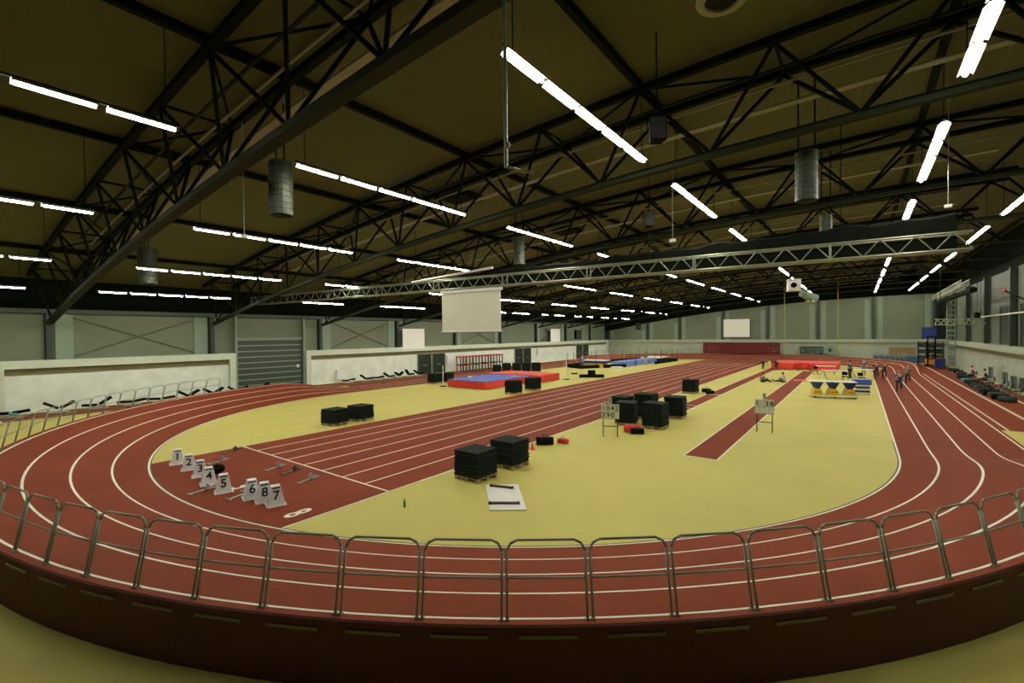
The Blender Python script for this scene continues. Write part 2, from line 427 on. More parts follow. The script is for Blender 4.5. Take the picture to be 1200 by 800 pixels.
for k, y in enumerate(TY):
    t = thing('roof_truss', 'dark triangular steel roof truss spanning the hall, %s from the camera' % ordn(k), 'roof truss', (0, y, 0), 0, 'arched steel trusses under the roof')
    tn = [-5.56+NS*(3-j) for j in range(0, 13)]       # top nodes from right to left
    tn = [x for x in tn if -40 < x < 9.5]
    xs = [tn[0]+.6+(-41.2-tn[0])*i/24 for i in range(25)]
    for s in (-1, 1): swept(lambda x: zr(x)-.02, xs, .2, .2, s*1.0).build('top_chord', STEEL, t)
    xb = [RX+.3+(-41.9-RX)*i/24 for i in range(25)]
    swept(zb, xb, .34 if k == 0 else .24, .2 if k == 0 else .14, 0).build('bottom_chord', CHORD, t)
    swept(lambda x: zb(x)+(.14 if k == 0 else .11), xb, .16, .08, 0).build('chord_flange', STEEL, t)
    for j, x in enumerate(tn):
        member('strut', (x, -1, zr(x)-.02), (x, 1, zr(x)-.02), .05, t)
        for s in (-1, 1):
            for bx in (x-NS/2, x+NS/2):
                if bx < 9.3: member('brace', (x, s*1.0, zr(x)-.1), (bx, 0, zb(bx)+.1), .058, t)
        if j+1 < len(tn):
            s = 1 if j % 2 else -1; x2 = tn[j+1]
            member('plan_brace', (x, -s, zr(x)-.02), (x2, s, zr(x2)-.02), .045, t)
    # electrical tray and pipe that run along the truss
    c = thing('cable_tray', 'pale cable tray running along the %s roof truss' % ordn(k), 'cable tray', (0, y+.95, 0), 0, 'cable trays along the trusses')
    swept(lambda x: zr(x)-1.0, xs[1:20], .28, .05, 0).build('tray', TRAYM, c)
    swept(lambda x: zr(x)-.75, xs[1:20], .06, .06, -.9).build('pipe', TRAYM, c); swept(lambda x: zr(x)-.5, xs[1:20], .07, .07, -1.3).build('pipe', CHORD, c)
# purlins
for j in range(-2, 6):
    x = -5.56-7.46*j
    if x > 9.4: continue
    o = tag(MB().quadbox((x-.09, NY, zr(x)-.0), (x+.09, FY+.5, zr(x)+.22)).build('purlin', STEEL),
            'long dark purlin under the roof, %s from the right wall' % ordn(j+2), 'purlin', 'purlins under the roof')
# ------------------------------------------------------------------ strip lights
rows = [(-36.0, 'above the left wall'), (-28.7, 'second row from the left wall'), (-21.2, 'third row from the left wall'),
        (-13.2, 'middle row'), (-5.45, 'third row from the right wall'), (1.87, 'second row from the right wall'), (5.65, 'nearest the right wall')]
TUBES = {}
def strip_light(x, y0, y1, n_, label):
    z = zr(x)-2.3+(.32 if x < -30 else 0)
    o = thing('strip_light', label, 'strip light', (x, y0, z), 0, 'rows of strip lights under the roof')
    L = (y1-y0)/n_
    key = (round(y1-y0, 2), n_)
    if key not in TUBES:
        h = MB(); b = 0; l2 = (L-.16)/2
        h.v = [(-.06, -l2, .11), (.06, -l2, .11), (.14, -l2, .02), (.13, -l2, .02), (.05, -l2, .09), (-.05, -l2, .09), (-.13, -l2, .02), (-.14, -l2, .02)]
        h.v += [(a, l2, c_) for a, _, c_ in h.v[:]]
        for i in range(8): h.f.append((i, (i+1) % 8, 8+(i+1) % 8, 8+i))
        h.f += [(0, 1, 4, 5), (1, 2, 3, 4), (0, 5, 6, 7), (8, 13, 12, 9), (9, 12, 11, 10), (8, 15, 14, 13)]
        l3 = (L-.24)/2
        TUBES[key] = (MB().quadbox((-.03, 0, .11), (.03, y1-y0, .16)).mesh('housing', STEEL), MB().tube((0, -l3, 0), (0, l3, 0), .052, n=8).mesh('tube', TUBE, True), h.mesh('reflector', HOUS))
    hm, tm, rm = TUBES[key]
    link('housing', hm, o)
    for i in range(n_): link('tube', tm, o, (0, L*(i+.5), .03)); link('reflector', rm, o, (0, L*(i+.5), 0))
    for yy in (.3, y1-y0-.3): member('hanger', (0, yy, .13), (0, yy, zr(x)-z+(0 if abs(x-1.9) < .1 else .22)), .012, o)
for ri, (x, rl) in enumerate(rows):
    bays = [(-1, (-1.6, 4.2), 4)] if ri < 4 else []
    for k in range(9):
        a = TY[k]; b = TY[k+1] if k < 8 else FY-1.5
        if k == 0: e = (a+1.25, a+8.6); n_ = 5
        else: e = (a+2.0, a+8.2); n_ = 4
        if k == 8: e = (a+1.3, a+5.0); n_ = 3
        if ri == 6 and k < 2: continue
        if ri == 0 and k == 1: e = (19.6, a+8.2); n_ = 3
        bays.append((k, e, n_))
    for k, e, n_ in bays:
        where = 'before the first roof truss' if k < 0 else 'beyond the %s roof truss' % ordn(k)
        strip_light(x, e[0], e[1], n_, 'lit strip light %s, %s' % (rl, where))
# ------------------------------------------------------------------ ducts, rods, speakers under the roof
def duct(x, y, zt, h, r, label):
    o = thing('hanging_duct', label, 'duct', (x, y, zt-h), 0, 'round air ducts hanging from the roof')
    prof = []
    nrib = 9
    for i in range(nrib):
        a = h*i/nrib; prof += [(r, a), (r, a+h/nrib*.7), (r*.955, a+h/nrib*.75), (r*.955, a+h/nrib*.97)]
    prof.append((r, h)); prof.append((.02, h))
    MB().lathe([(r*.8, .12), (r*.93, .02)]+prof).build('duct_body', DUCT, o)
    MB().lathe([(.0, .1), (r*.75, .1), (r*.75, .14), (0, .14)]).build('diffuser', STEEL, o)
    for s in (-1, 1): MB().tube((s*r*.7, 0, h), (s*r*.7, 0, zr(x)+.24-(zt-h)), .025).build('hanger', STEEL, o)
duct(-14.97, 7.5, 10.3, 1.7, .37, 'ribbed grey duct hanging beside the first truss, left of centre')
duct(-31.0, 8.16, 9.6, 1.95, .44, 'ribbed duct hanging over the left banked bend, behind the lamp rows')
duct(-1.35, 17.55, 10.4, 1.55, .32, 'ribbed duct hanging right of centre below the second truss')
duct(-15.5, 21.35, 10.2, 1.55, .32, 'ribbed duct hanging above the white screen, in the middle')
duct(-1.2, 25.2, 9.9, 1.2, .24, 'short duct hanging right of centre beyond the second truss')
duct(-19.8, 30, 9.6, 1.2, .3, 'small duct seen behind the silver truss')
o = thing('ceiling_diffuser', 'round ceiling diffuser with a pale ring at the top edge of the frame', 'air diffuser', (-1.97, 8.98, 10.6))
MB().lathe([(.30, 0), (.42, .0), (.44, .05), (.30, .08), (.30, 0)], n=28).build('ring', TRAYM, o)
MB().lathe([(.29, .05), (.1, .09), (0, .09)], n=28).build('cone', CHORD, o)
MB().tube((0, 0, .08), (0, 0, zr(-1.9)-10.6+.2), .1).build('neck', CHORD, o)
o = thing('hanging_pole', 'long steel pole with a small bent foot hanging below the first truss', 'pole', (-4.45, 5.8, 7.3))
MB().tube((0, 0, 0), (0, 0, zb(-4.45)-7.3), .03).build('pole', mat('pole_steel', (.25, .32, .25), .4, metal=.5), o)
MB().path([(0, 0, .02), (.25, .12, -.08), (.38, .2, -.1)], .022).build('foot', SILVER, o)
MB().ball((.03, 0, .35), .05).build('knob', SILVER, o)
for x, y, z0, lb in ((-16.0, 6.8, 8.0, 'thin dark rod hanging over the left lamp row'), (-5.3, 16.6, 8.0, 'thin wire with a small white sensor hanging near the duct'),
                     (2.46, 21.9, 9.0, 'thin wire with a small box hanging at the right lamp row')):
    o = thing('hanging_rod', lb, 'rod', (x, y, z0))
    MB().tube((0, 0, 0), (0, 0, zr(x)+.2-z0), .014).build('rod', GALV, o)
    MB().box((0, 0, -.05), (.2, .12, .1)).build('weight', WHITEP, o)
def speaker(x, y, z, lb, s=1, rz=.6, zt=None):
    o = thing('speaker', lb, 'loudspeaker', (x, y, z), rz, 'black loudspeakers hung from the roof')
    MB().prism([(-.22*s, -.16*s), (.22*s, -.16*s), (.15*s, .18*s), (-.15*s, .18*s)], 0, .62*s).build('cabinet', BLACK, o)
    MB().box((0, -.17*s, .31*s), (.38*s, .02, .55*s)).build('grille', RUBBER, o)
    MB().path([(-.25*s, 0, .3*s), (-.25*s, 0, .75*s), (.25*s, 0, .75*s), (.25*s, 0, .3*s)], .02).build('bracket', STEEL, o)
    MB().tube((0, 0, .75*s), (0, 0, (zt or zr(x)+.23)-z), .02).build('hanger', STEEL, o)
speaker(-4.3, 12.2, 9.75, 'black loudspeaker hung beside the brightest lamp row', 1.0)
speaker(-7.8, 21.0, 9.6, 'smaller black loudspeaker hung beyond the second truss')
speaker(-40.0, 72.5, 3.7, 'big black loudspeaker hung at the far left corner', 2.6, 1.1)
speaker(-33.5, 84.5, 5.3, 'tall narrow black loudspeaker hung before the far wall', 2.2, .2)
for x, y, lb in ((-16.6, 16.9+.9, 'dark square roof hatch above the middle lamp row, second truss'), (-16.3, 28.2, 'dark square roof hatch beyond the third truss')):
    tag(MB().box((x, y, zr(x)+.12), (1.6, 1.6, .3)).build('roof_hatch', BLACK), lb, 'roof hatch')
# ------------------------------------------------------------------ silver truss with rolled curtain
A = Vector((-41.0, 18.1, 7.4)); B = Vector((3.1, 22.4, 7.45))
ax = (B-A).normalized(); per = Vector((-ax.y, ax.x, 0)); Lt = (B-A).length
t = thing('lighting_truss', 'long silver box truss hung across the hall below the roof trusses', 'lighting truss', tuple(A))
SB = cyl.mesh('lattice_bar', SILVER, True)
HT = .60
for s in (-1, 1):
    member('bottom_tube', per*.25*s, (B-A)+per*.25*s, .05, t, SB); member('top_tube', per*.25*s+UZ*HT, (B-A)+per*.25*s+UZ*HT, .045, t, SB)
npan = 44
for i in range(npan):
    p0 = ax*(Lt*i/npan); pm = ax*(Lt*(i+.5)/npan); p1 = ax*(Lt*(i+1)/npan)
    o_ = per*-.25
    member('lattice_bar', p0+o_, pm+o_+UZ*HT, .022, t, SB); member('lattice_bar', pm+o_+UZ*HT, p1+o_, .022, t, SB)
    if i % 5 == 0:
        for s in (-1, 1): member('end_post', p0+per*.25*s, p0+per*.25*s+UZ*HT, .035, t, SB)
    member('cross_bar', p0-per*.25, p0+per*.25, .025, t, SB)
c = thing('rolled_curtain', 'black dividing curtain rolled up along the silver box truss', 'curtain', tuple(A+UZ*(HT+.12)))
mb = MB(); nq = 90
for i in range(nq+1):
    f_ = i/nq; q = ax*(.6+(Lt-.9)*f_)+per*.42; hh = .55+.8*f_**1.6+.05*math.sin(i*1.9)+.03*math.sin(i*.7); w_ = .13+.03*math.sin(i*2.3)
    z0_ = -(HT+.12)+.10+.03*math.sin(i*1.3); z1_ = z0_+hh
    for dy, zz in ((-w_, z0_+.08), (0, z0_), (w_, z0_+.08), (w_, z1_-.1), (0, z1_), (-w_, z1_-.1)):
        p_ = q+per*dy; mb.v.append((p_.x, p_.y, zz))
for i in range(nq):
    for j in range(6): mb.f.append((6*i+j, 6*i+(j+1) % 6, 6*i+6+(j+1) % 6, 6*i+6+j))
mb.f += [tuple(range(6)), tuple(6*nq+j for j in reversed(range(6)))]
mb.build('curtain_roll', BLACK, c)
for i in range(6):
    q = ax*(Lt*(i+.5)/6); X = (A+q).x; member('hoist_cable', q, Vector((q.x, q.y, zr(X)+.23-(A.z+HT+.12))), .018, c)
# ------------------------------------------------------------------ screens
sp_ = A+ax*20.8-per*.25; san = math.atan2(ax.y, ax.x)
o = thing('projection_screen', 'large blank white projection screen hanging under the silver truss', 'projection screen', (sp_.x, sp_.y, 4.87), san)
MB().quadbox((0, -.01, 0), (4.25, .01, 2.36)).build('fabric', SCREEN, o)
MB().tube((-.05, 0, 0), (4.3, 0, 0), .045).build('bottom_bar', WHITEP, o)
MB().quadbox((-.08, -.08, 2.3), (4.33, .08, 2.46)).build('screen_case', WHITEP, o)
for x in (.2, 4.05): MB().tube((x, 0, 2.44), (x, 0, 2.5), .03).build('clamp', STEEL, o)
q0, q1 = Vector((-22.5, 19.45, 8.02)), Vector((-16.4, 20.02, 8.42))
o = thing('pale_batten', 'pale slanted batten lying along the top of the silver truss above the screen', 'batten', tuple(q0))
MB().tube((0, 0, 0), q1-q0, .055, .075).build('batten', WHITEP, o)
for f_ in (.15, .85): MB().tube((q1-q0)*f_, (q1-q0)*f_+Vector((0, .3, -.1)), .02).build('clamp', STEEL, o)
def wallboard(name, lb, lo, hi, m_, fr=WHITEP, thick=.04, axis='x'):
    o = thing(name, lb, 'screen' if 'screen' in name else 'board', ((lo[0]+hi[0])/2, (lo[1]+hi[1])/2, lo[2]))
    wx, wy, wz = hi[0]-lo[0], hi[1]-lo[1], hi[2]-lo[2]
    MB().quadbox((-wx/2, -wy/2, 0), (wx/2, wy/2, wz)).build('sheet', m_, o)
    if axis == 'x':
        e = MB().quadbox((wx/2-.01, -wy/2-.05, -.05), (wx/2+.03, wy/2+.05, 0)).quadbox((wx/2-.01, -wy/2-.05, wz), (wx/2+.03, wy/2+.05, wz+.05))
        e.quadbox((wx/2-.01, -wy/2-.05, 0), (wx/2+.03, -wy/2, wz)).quadbox((wx/2-.01, wy/2, 0), (wx/2+.03, wy/2+.05, wz))
    else:
        e = MB().quadbox((-wx/2-.06, -wy/2-.03, -.06), (wx/2+.06, -wy/2+.01, 0)).quadbox((-wx/2-.06, -wy/2-.03, wz), (wx/2+.06, -wy/2+.01, wz+.06))
        e.quadbox((-wx/2-.06, -wy/2-.03, 0), (-wx/2, -wy/2+.01, wz)).quadbox((wx/2, -wy/2-.03, 0), (wx/2+.06, -wy/2+.01, wz))
    e.build('frame', fr, o)
    return o
wallboard('wall_screen', 'white square screen on the left wall above the first pair of doors', (WX-.02, 34.4, 3.15), (WX+.03, 37.6, 5.4), SCREENW)
wallboard('wall_screen', 'smaller white screen high on the left wall, further down the hall', (WX-.02, 65.9, 3.4), (WX+.03, 68.9, 5.5), SCREENW)
wallboard('wall_screen', 'bright white screen with dark frame on the far wall', (-19.35, FY+.2, 3.8), (-15.1, FY+.26, 6.95), mat('bright_screen', (.9, .9, .82), .7), COLM, axis='y')
# ------------------------------------------------------------------ crash wall: red pads at the end of the sprint straight
o = thing('crash_wall', 'dark red padded crash wall at the far end of the sprint straight', 'crash wall', (-22.6, FY-.62, .93))
for i in range(8):
    MB().quadbox((i*1.52, 0, 0), (i*1.52+1.5, .35, 1.9)).build('pad', CRASH, o)
# ------------------------------------------------------------------ bend barriers
post_r, PH = .0175, 1.0
W2 = .53
fr = MB()
pts = [(-W2, 0, 0), (-W2, 0, PH-.14), (-W2+.045, 0, PH-.045), (-W2+.14, 0, PH), (W2-.14, 0, PH), (W2-.045, 0, PH-.045), (W2, 0, PH-.14), (W2, 0, 0)]
frame_me = MB().path(pts, post_r).mesh('frame', GALV, True)
rail_me = MB().tube((-W2, 0, .52), (W2, 0, .52), .0145).mesh('mid_rail', GALV, True)
foot_me = MB().box((0, 0, .012), (.06, .06, .024)).mesh('foot', GALV)
def barrier(c, sgn, a, lb, grp):
    x, y = ringpt(c, 21.27, a); z = .008+bz(c, sgn, 21.27, a)
    o = bpy.data.objects.new('track_barrier', None); C.objects.link(o); tag(o, lb, 'barrier', grp)
    sl = math.atan(.222*bankf((c[1]-y)*sgn))
    rad = Vector((math.cos(a), math.sin(a), 0)); tan = Vector((-rad.y, rad.x, 0))
    nrm = (UZ*math.cos(sl)-rad*math.sin(sl)).normalized(); yv = nrm.cross(tan)
    M = Matrix((tan, yv, nrm)).transposed().to_4x4(); M.translation = (x, y, z)
    o.matrix_world = M
    link('frame', frame_me, o); link('mid_rail', rail_me, o)
    for s in (-1, 1): link('foot', foot_me, o, (s*W2, 0, 0))
def seat(k):
    if k == 0: return 'directly below the white board, mid-frame'
    return '%s %s of the mid-frame one' % (ordn(abs(k)-1), 'left' if k < 0 else 'right')
for k in range(-33, 13):
    a = math.radians(305.55+3.06*(k+.5))
    barrier(BC, 1, a, 'grey tubular barrier on the near bend rim, '+seat(k), 'hoop barriers round the near banked bend')
for i in range(50):
    a = math.radians(14+3.08*i)
    barrier(FC, -1, a, 'small far grey barrier round the far bend, %s from its right end' % ordn(i), 'hoop barriers round the far banked bend')
# ------------------------------------------------------------------ mats on pallets
deck = [MB().box((0, -.43+.215*i, .125), (1.04, .13, .022)).mesh('deck_board', WOOD) for i in range(5)]
blk = MB().box((0, 0, .055), (.12, .11, .10)).mesh('block', WOOD); skid = MB().box((0, 0, .011), (1.04, .1, .02)).mesh('skid', WOOD)
mat_me = MB()
def rounded_mat(wx, wy, h, m_):
    mb = MB(); r = .02
    for z, i in ((0, r), (h*.25, 0), (h*.75, 0), (h, r)):
        a, b = wx/2-i, wy/2-i
        mb.v += [(-a, -b, z), (a, -b, z), (a, b, z), (-a, b, z)]
    for i in range(3):
        for j in range(4): mb.f.append((4*i+j, 4*i+(j+1) % 4, 4*i+4+(j+1) % 4, 4*i+4+j))
    mb.f += [(3, 2, 1, 0), (12, 13, 14, 15)]
    return mb.mesh('floor_mat', m_)
MH = .103
mme = rounded_mat(1.0, 1.0, MH-.008, MATM)
def stack(x, y, n_, where, rz=0):
    o = thing('pallet', 'wooden pallet under the mats %s' % where, 'pallet', (x, y, 0), rz, 'pallets under the mat stacks')
    for d in deck: link('deck_board', d, o)
    for yy in (-.43, 0, .43):
        link('skid', skid, o, (0, yy, 0))
        for xx in (-.44, 0, .44): link('block', blk, o, (xx, yy, .018))
    for i in range(n_):
        q = link('floor_mat', mme, None, (x+random.uniform(-.018, .018), y+random.uniform(-.018, .018), .137+MH*i), rz+random.uniform(-.02, .02))
        tag(q, 'black mat, %s from floor, stack %s' % (ordn(i), where), 'mat', 'mats stacked on pallets')
stack(-10.0, 11.25, 8, 'left behind the white board')
stack(-9.95, 13.0, 8, 'right behind the white board')
stack(-22.15, 13.75, 7, 'left on the infield, nearer', .1)
stack(-22.1, 15.3, 7, 'left on the infield, further', .1)
stack(-9.55, 22.4, 10, 'beside the left score stand', .2)
stack(-8.0, 22.3, 11, 'front of centre group')
stack(-8.1, 25.7, 10, 'right of centre group', .1)
stack(-9.3, 24.5, 12, 'tallest of centre group')
stack(-10.6, 24.2, 10, 'back left of centre group')
stack(-10.4, 36.7, 9, 'beside the thin runway')
stack(-21.75, 29.0, 9, 'before the blue mat')
stack(-21.75, 31.7, 9, 'right of the jump mats')
stack(-32.85, 31.1, 8, 'left of the jump mats, nearer')
stack(-32.5, 32.4, 8, 'left of the jump mats, further')
for i_ in range(5): stack(-36.2+.74*(.9+1.22*i_), 43.4+.67*(.9+1.22*i_), 8 if i_ == 0 else 10, 'behind the red mat, %s from left' % ordn(i_), .74)
# ------------------------------------------------------------------ lane number boxes
def lane_box(ch, x, y, rz, extra):
    o = thing('lane_marker', 'white tapered lane marker box showing black number %s%s' % (dict(zip('12345678', 'one two three four five six seven eight'.split()))[ch], extra), 'lane marker', (x, y, 0), rz, 'numbered lane marker boxes')
    b, t, h = .215, .115, .54; bd, td = .2, .1
    mb = MB(); mb.v = [(-bd, -b, .02), (bd, -b, .02), (bd, b, .02), (-bd, b, .02), (-td, -t, h), (td, -t, h), (td, t, h), (-td, t, h)]
    mb.f = [(3, 2, 1, 0), (4, 5, 6, 7), (0, 1, 5, 4), (1, 2, 6, 5), (2, 3, 7, 6), (3, 0, 4, 7)]
    mb.build('box_body', WHITEP, o)
    MB().box((0, 0, .012), (2*bd+.08, 2*b+.06, .024)).build('base_rim', WHITEP, o)
    tl = math.atan((bd-td)/(h-.02))
    s = MB(); s.box((0, 0, 0), (.2, .035, .008)); q = s.build('hand_slot', INK, o); q.rotation_euler = (PI/2-tl, 0, PI/2); q.location = (td+.02, 0, h-.045)
    d = link('number', text_mesh(ch, .34, INK), o); d.rotation_euler = (PI/2-tl, 0, PI/2); d.location = ((bd+td)/2+.006, 0, .29)
    d.rotation_mode = 'XYZ'
for ch, x, y, ex in (('1', -20.2, 6.1, ''), ('2', -18.97, 6.07, ''), ('3', -17.75, 6.0, ''), ('4', -16.57, 5.83, ''), ('5', -15.36, 5.8, ''),
                     ('6', -14.1, 6.06, ''), ('8', -13.52, 6.15, ', standing out of order before seven'), ('7', -12.98, 6.2, '')):
    lane_box(ch, x, y, -.30+random.uniform(-.06, .06), ex)
# starting blocks
def start_block(x, y, m_, lb, rz=PI/2+.25):
    o = thing('starting_block', lb, 'starting block', (x, y, 0), rz, 'starting blocks behind the start line')
    MB().quadbox((-.42, -.035, .0), (.42, .035, .035)).build('rail', m_, o)
    for s, px_ in ((-1, .02), (1, .22)):
        q = MB().box((px_, s*.085, .1), (.025, .11, .15), 0, Matrix.Rotation(-.6, 3, 'Y')).build('pedal', m_, o)
        MB().box((px_+.07, s*.06, .05), (.12, .03, .05)).build('pedal_arm', m_, o)
    MB().box((-.38, 0, .02), (.06, .2, .03)).build('spike_plate', m_, o)
SBM = mat('block_grey', (.40, .46, .40), .45, metal=.2); SBD = mat('block_dark', (.06, .08, .04), .5)
for x, y, m_, lb in ((-20.5, 8.1, SBD, 'dark starting block lying in lane one, furthest left'), (-19.2, 7.1, SBM, 'grey starting block behind numbers 2 and 3'),
                     (-16.6, 7.95, SBM, 'grey starting block, left of the three at the start line'), (-15.65, 8.05, SBD, 'dark starting block, middle of the three at the start line'),
                     (-14.3, 7.9, SBM, 'grey starting block, right of the three at the start line'), (-15.95, 5.45, SBM, 'grey starting block half hidden behind number 5'),
                     (-14.55, 5.95, SBM, 'grey starting block between numbers 5 and 6')):
    start_block(x, y, m_, lb)
MBk = MB().ball((-17.6, 6.45, .16), (.2, .26, .17), 12)
tag(MBk.build('sports_bag', BLACK, smooth=True), 'small round black bag behind number 5', 'bag')
# ------------------------------------------------------------------ white board with two bars
o = thing('marking_board', 'white board lying flat on the yellow floor in mid-frame', 'board', (0, 0, 0))
MB().prism([(-7.81, 9.3), (-7.03, 9.9), (-8.45, 11.44), (-9.22, 10.8)], .002, .03).build('sheet', WHITE, o)
def bar(x0, y0, x1, y1, lb):
    o = thing('wooden_bar', lb, 'bar', (x0, y0, .03), math.atan2(y1-y0, x1-x0)); L = math.hypot(x1-x0, y1-y0); o.location.z = .0315
    MB().quadbox((0, -.035, 0), (L, .035, .055)).build('bar', mat('dark_wood', (.08, .025, .02), .5), o)
    for e in (0.015, L-.015): MB().box((e, 0, .03), (.05, .09, .062)).build('end_cap', RUBBER, o)
bar(-9.0, 10.78, -8.32, 11.0, 'upper dark red bar lying on the flat white board'); bar(-8.1, 9.62, -7.42, 10.1, 'lower dark red bar lying on the flat white board')
# small things near the stacks
def bag(x, y, m_, lb, s=1, rz=0, z=0):
    o = thing('sports_bag', lb, 'bag', (x, y, z), rz)
    mb = MB(); n_ = 14; prof = [(-.34, .02), (-.335, .8), (-.3, .97), (0, 1.0), (.3, .97), (.335, .8), (.34, .02)]
    for xx, k_ in prof:
        for q in range(n_):
            e = 2*PI*q/n_; c_, s_ = math.cos(e), math.sin(e); mb.v.append((xx*s, .17*s*k_*math.copysign(abs(c_)**.6, c_), .15*s+.15*s*k_*math.copysign(abs(s_)**.6, s_)))
    for i_ in range(6):
        for q in range(n_): mb.f.append((i_*n_+q, (i_+1)*n_+q, (i_+1)*n_+(q+1) % n_, i_*n_+(q+1) % n_))
    mb.build('bag_body', m_, o, smooth=True)
    MB().path([(-.12*s, -.1*s, .25*s), (-.1*s, -.05*s, .38*s), (.1*s, -.05*s, .38*s), (.12*s, -.1*s, .25*s)], .015*s, 6).build('handle', RUBBER, o)
    MB().box((0, 0, .298*s), (.4*s, .02*s, .012*s)).build('zip', GALV, o)
bag(-10.6, 16.3, BLACK, 'black bag on the yellow floor behind the right mat stack', 1.1, .6)
bag(-10.1, 16.95, REDV, 'red bag lying beside the black bag', .7, .2)
bag(-8.55, 20.75, REDF, 'bright red bag at the foot of the score stand', 1.2, .4); bag(-8.2, 20.45, BLACK, 'black bag lying against the bright red bag', .9, .5)
bag(-9.5, 37.7, BLACK, 'black bag on the floor right of the single mat stack', 1.0, .3); bag(-9.0, 36.8, BLACK, 'second black bag by the single mat stack', .9, .9)
o = thing('traffic_cone', 'small red marker cone beside the right mat stack', 'cone', (-10.55, 15.3, 0))
MB().lathe([(.085, .02), (.02, .28), (0, .28)], n=14).build('cone_body', REDF, o); MB().box((0, 0, .01), (.22, .22, .02)).build('base', REDF, o)
o = thing('water_bottle', 'small green bottle standing alone on the yellow floor', 'bottle', (-9.88, 8.17, 0))
MB().lathe([(0, 0), (.035, 0), (.035, .16), (.015, .2), (.015, .23), (0, .23)], n=14).build('bottle_body', mat('green_plastic', (.12, .35, .08), .4), o)
MB().tube((0, 0, .225), (0, 0, .25), .018).build('cap', WHITEP, o)
# ------------------------------------------------------------------ score stands
def score(x, y, rz, rows_, lb, bm, h0=.75, w_=.8, rh=.32):
    o = thing('score_stand', lb, 'score board', (x, y, 0), rz, 'wheeled score stands')
    for s in (-1, 1):
        MB().path([(s*w_*.4, -.3, .05), (s*w_*.4, .3, .05)], .022).build('foot', COLM, o)
        MB().path([(s*w_*.4, 0, .05), (s*w_*.4, 0, h0+.1)], .022).build('leg', COLM, o)
        for yy in (-.3, .3): MB().tube((s*w_*.4-.02, yy, .05), (s*w_*.4+.02, yy, .05), .05, n=10).build('wheel', RUBBER, o)
    MB().tube((-w_*.4, 0, .42), (w_*.4, 0, .42), .02).build('cross_bar', COLM, o)
    H_ = rh*len(rows_)
    b = MB().quadbox((-w_/2, -.03, h0), (w_/2, .05, h0+H_+.04)).build('board', bm, o)
    for ri_, txt in enumerate(rows_):
        n_ = len(txt); cw = w_/4
        for ci, ch in enumerate(txt):
            cx_ = -w_/2+cw*(ci+.5); cz = h0+H_-rh*(ri_+.5)+.02
            cc = MB().box((cx_, -.04, cz), (cw*.9, .02, rh*.88)).build('number_card', CARD, o)
            if ch == ' ': continue
            t_ = link('digit', text_mesh(ch, rh*.95, INK), cc, (cx_, -.055, cz)); t_.rotation_euler = (PI/2, 0, 0)
    MB().box((0, 0, h0+H_+.2), (.16, .02, .30)).build('top_sign', bm, o)
    t_ = link('digit', text_mesh('1', .24, INK), o, (0, -.015, h0+H_+.2)); t_.rotation_euler = (PI/2, 0, 0)
score(-9.1, 19.5, .45, ['1042', '390 '], 'score stand reading 390 beside the centre mat stacks', OLIVE)
score(-3.55, 24.4, .12, ['1 38', '    '], 'score stand with pale flip cards beside the red runway', mat('grey_scoreboard', (.40, .46, .38), .6), h0=.8)
# ------------------------------------------------------------------ high jump area
o = thing('high_jump_mat', 'thick high jump mat with blue top and red sides', 'landing mat', (-27.4, 32.9, 0))
MB().quadbox((-2.2, -3.3, .05), (2.2, 3.2, .64)).build('cushion', REDV, o); MB().quadbox((-2.18, -3.28, .64), (2.18, 3.18, .7)).build('top_cover', BLUEV, o)
for i in range(5): MB().quadbox((-2.1+i*.95, -3.2, 0), (-1.95+i*.95, 3.1, .05)).build('base_slat', WOOD, o)
o = thing('high_jump_mat', 'second thick landing mat with bright red top behind the blue one', 'landing mat', (-27.4, 38.3, 0))
MB().quadbox((-3.2, -1.9, .05), (3.1, 1.9, .66)).build('cushion', REDV, o); MB().quadbox((-3.18, -1.88, .66), (3.08, 1.88, .72)).build('top_cover', REDF, o)
for i in range(5): MB().quadbox((-3+i*1.4, -1.8, 0), (-2.85+i*1.4, 1.8, .05)).build('base_slat', WOOD, o)
bag(-27.2, 36.9, YELV, 'yellow cloth lying on the red landing mat', .7, .3, .72); bag(-28.6, 31.5, WHITEP, 'white cloth lying on the blue mat', .6, .3, .7)
for x, y, lb in ((-30.2, 29.6, 'white high jump upright at the near left mat corner'), (-23.9, 40.9, 'white high jump upright behind the red mat')):
    o = thing('jump_upright', lb, 'high jump upright', (x, y, 0))
    MB().box((0, 0, .03), (.5, .4, .06)).build('base', BLACK, o); MB().tube((0, 0, .06), (0, 0, 1.9), .035).build('post', WHITEP, o)
    MB().box((.06, 0, 1.5), (.08, .05, .05)).build('bar_rest', BLACK, o)
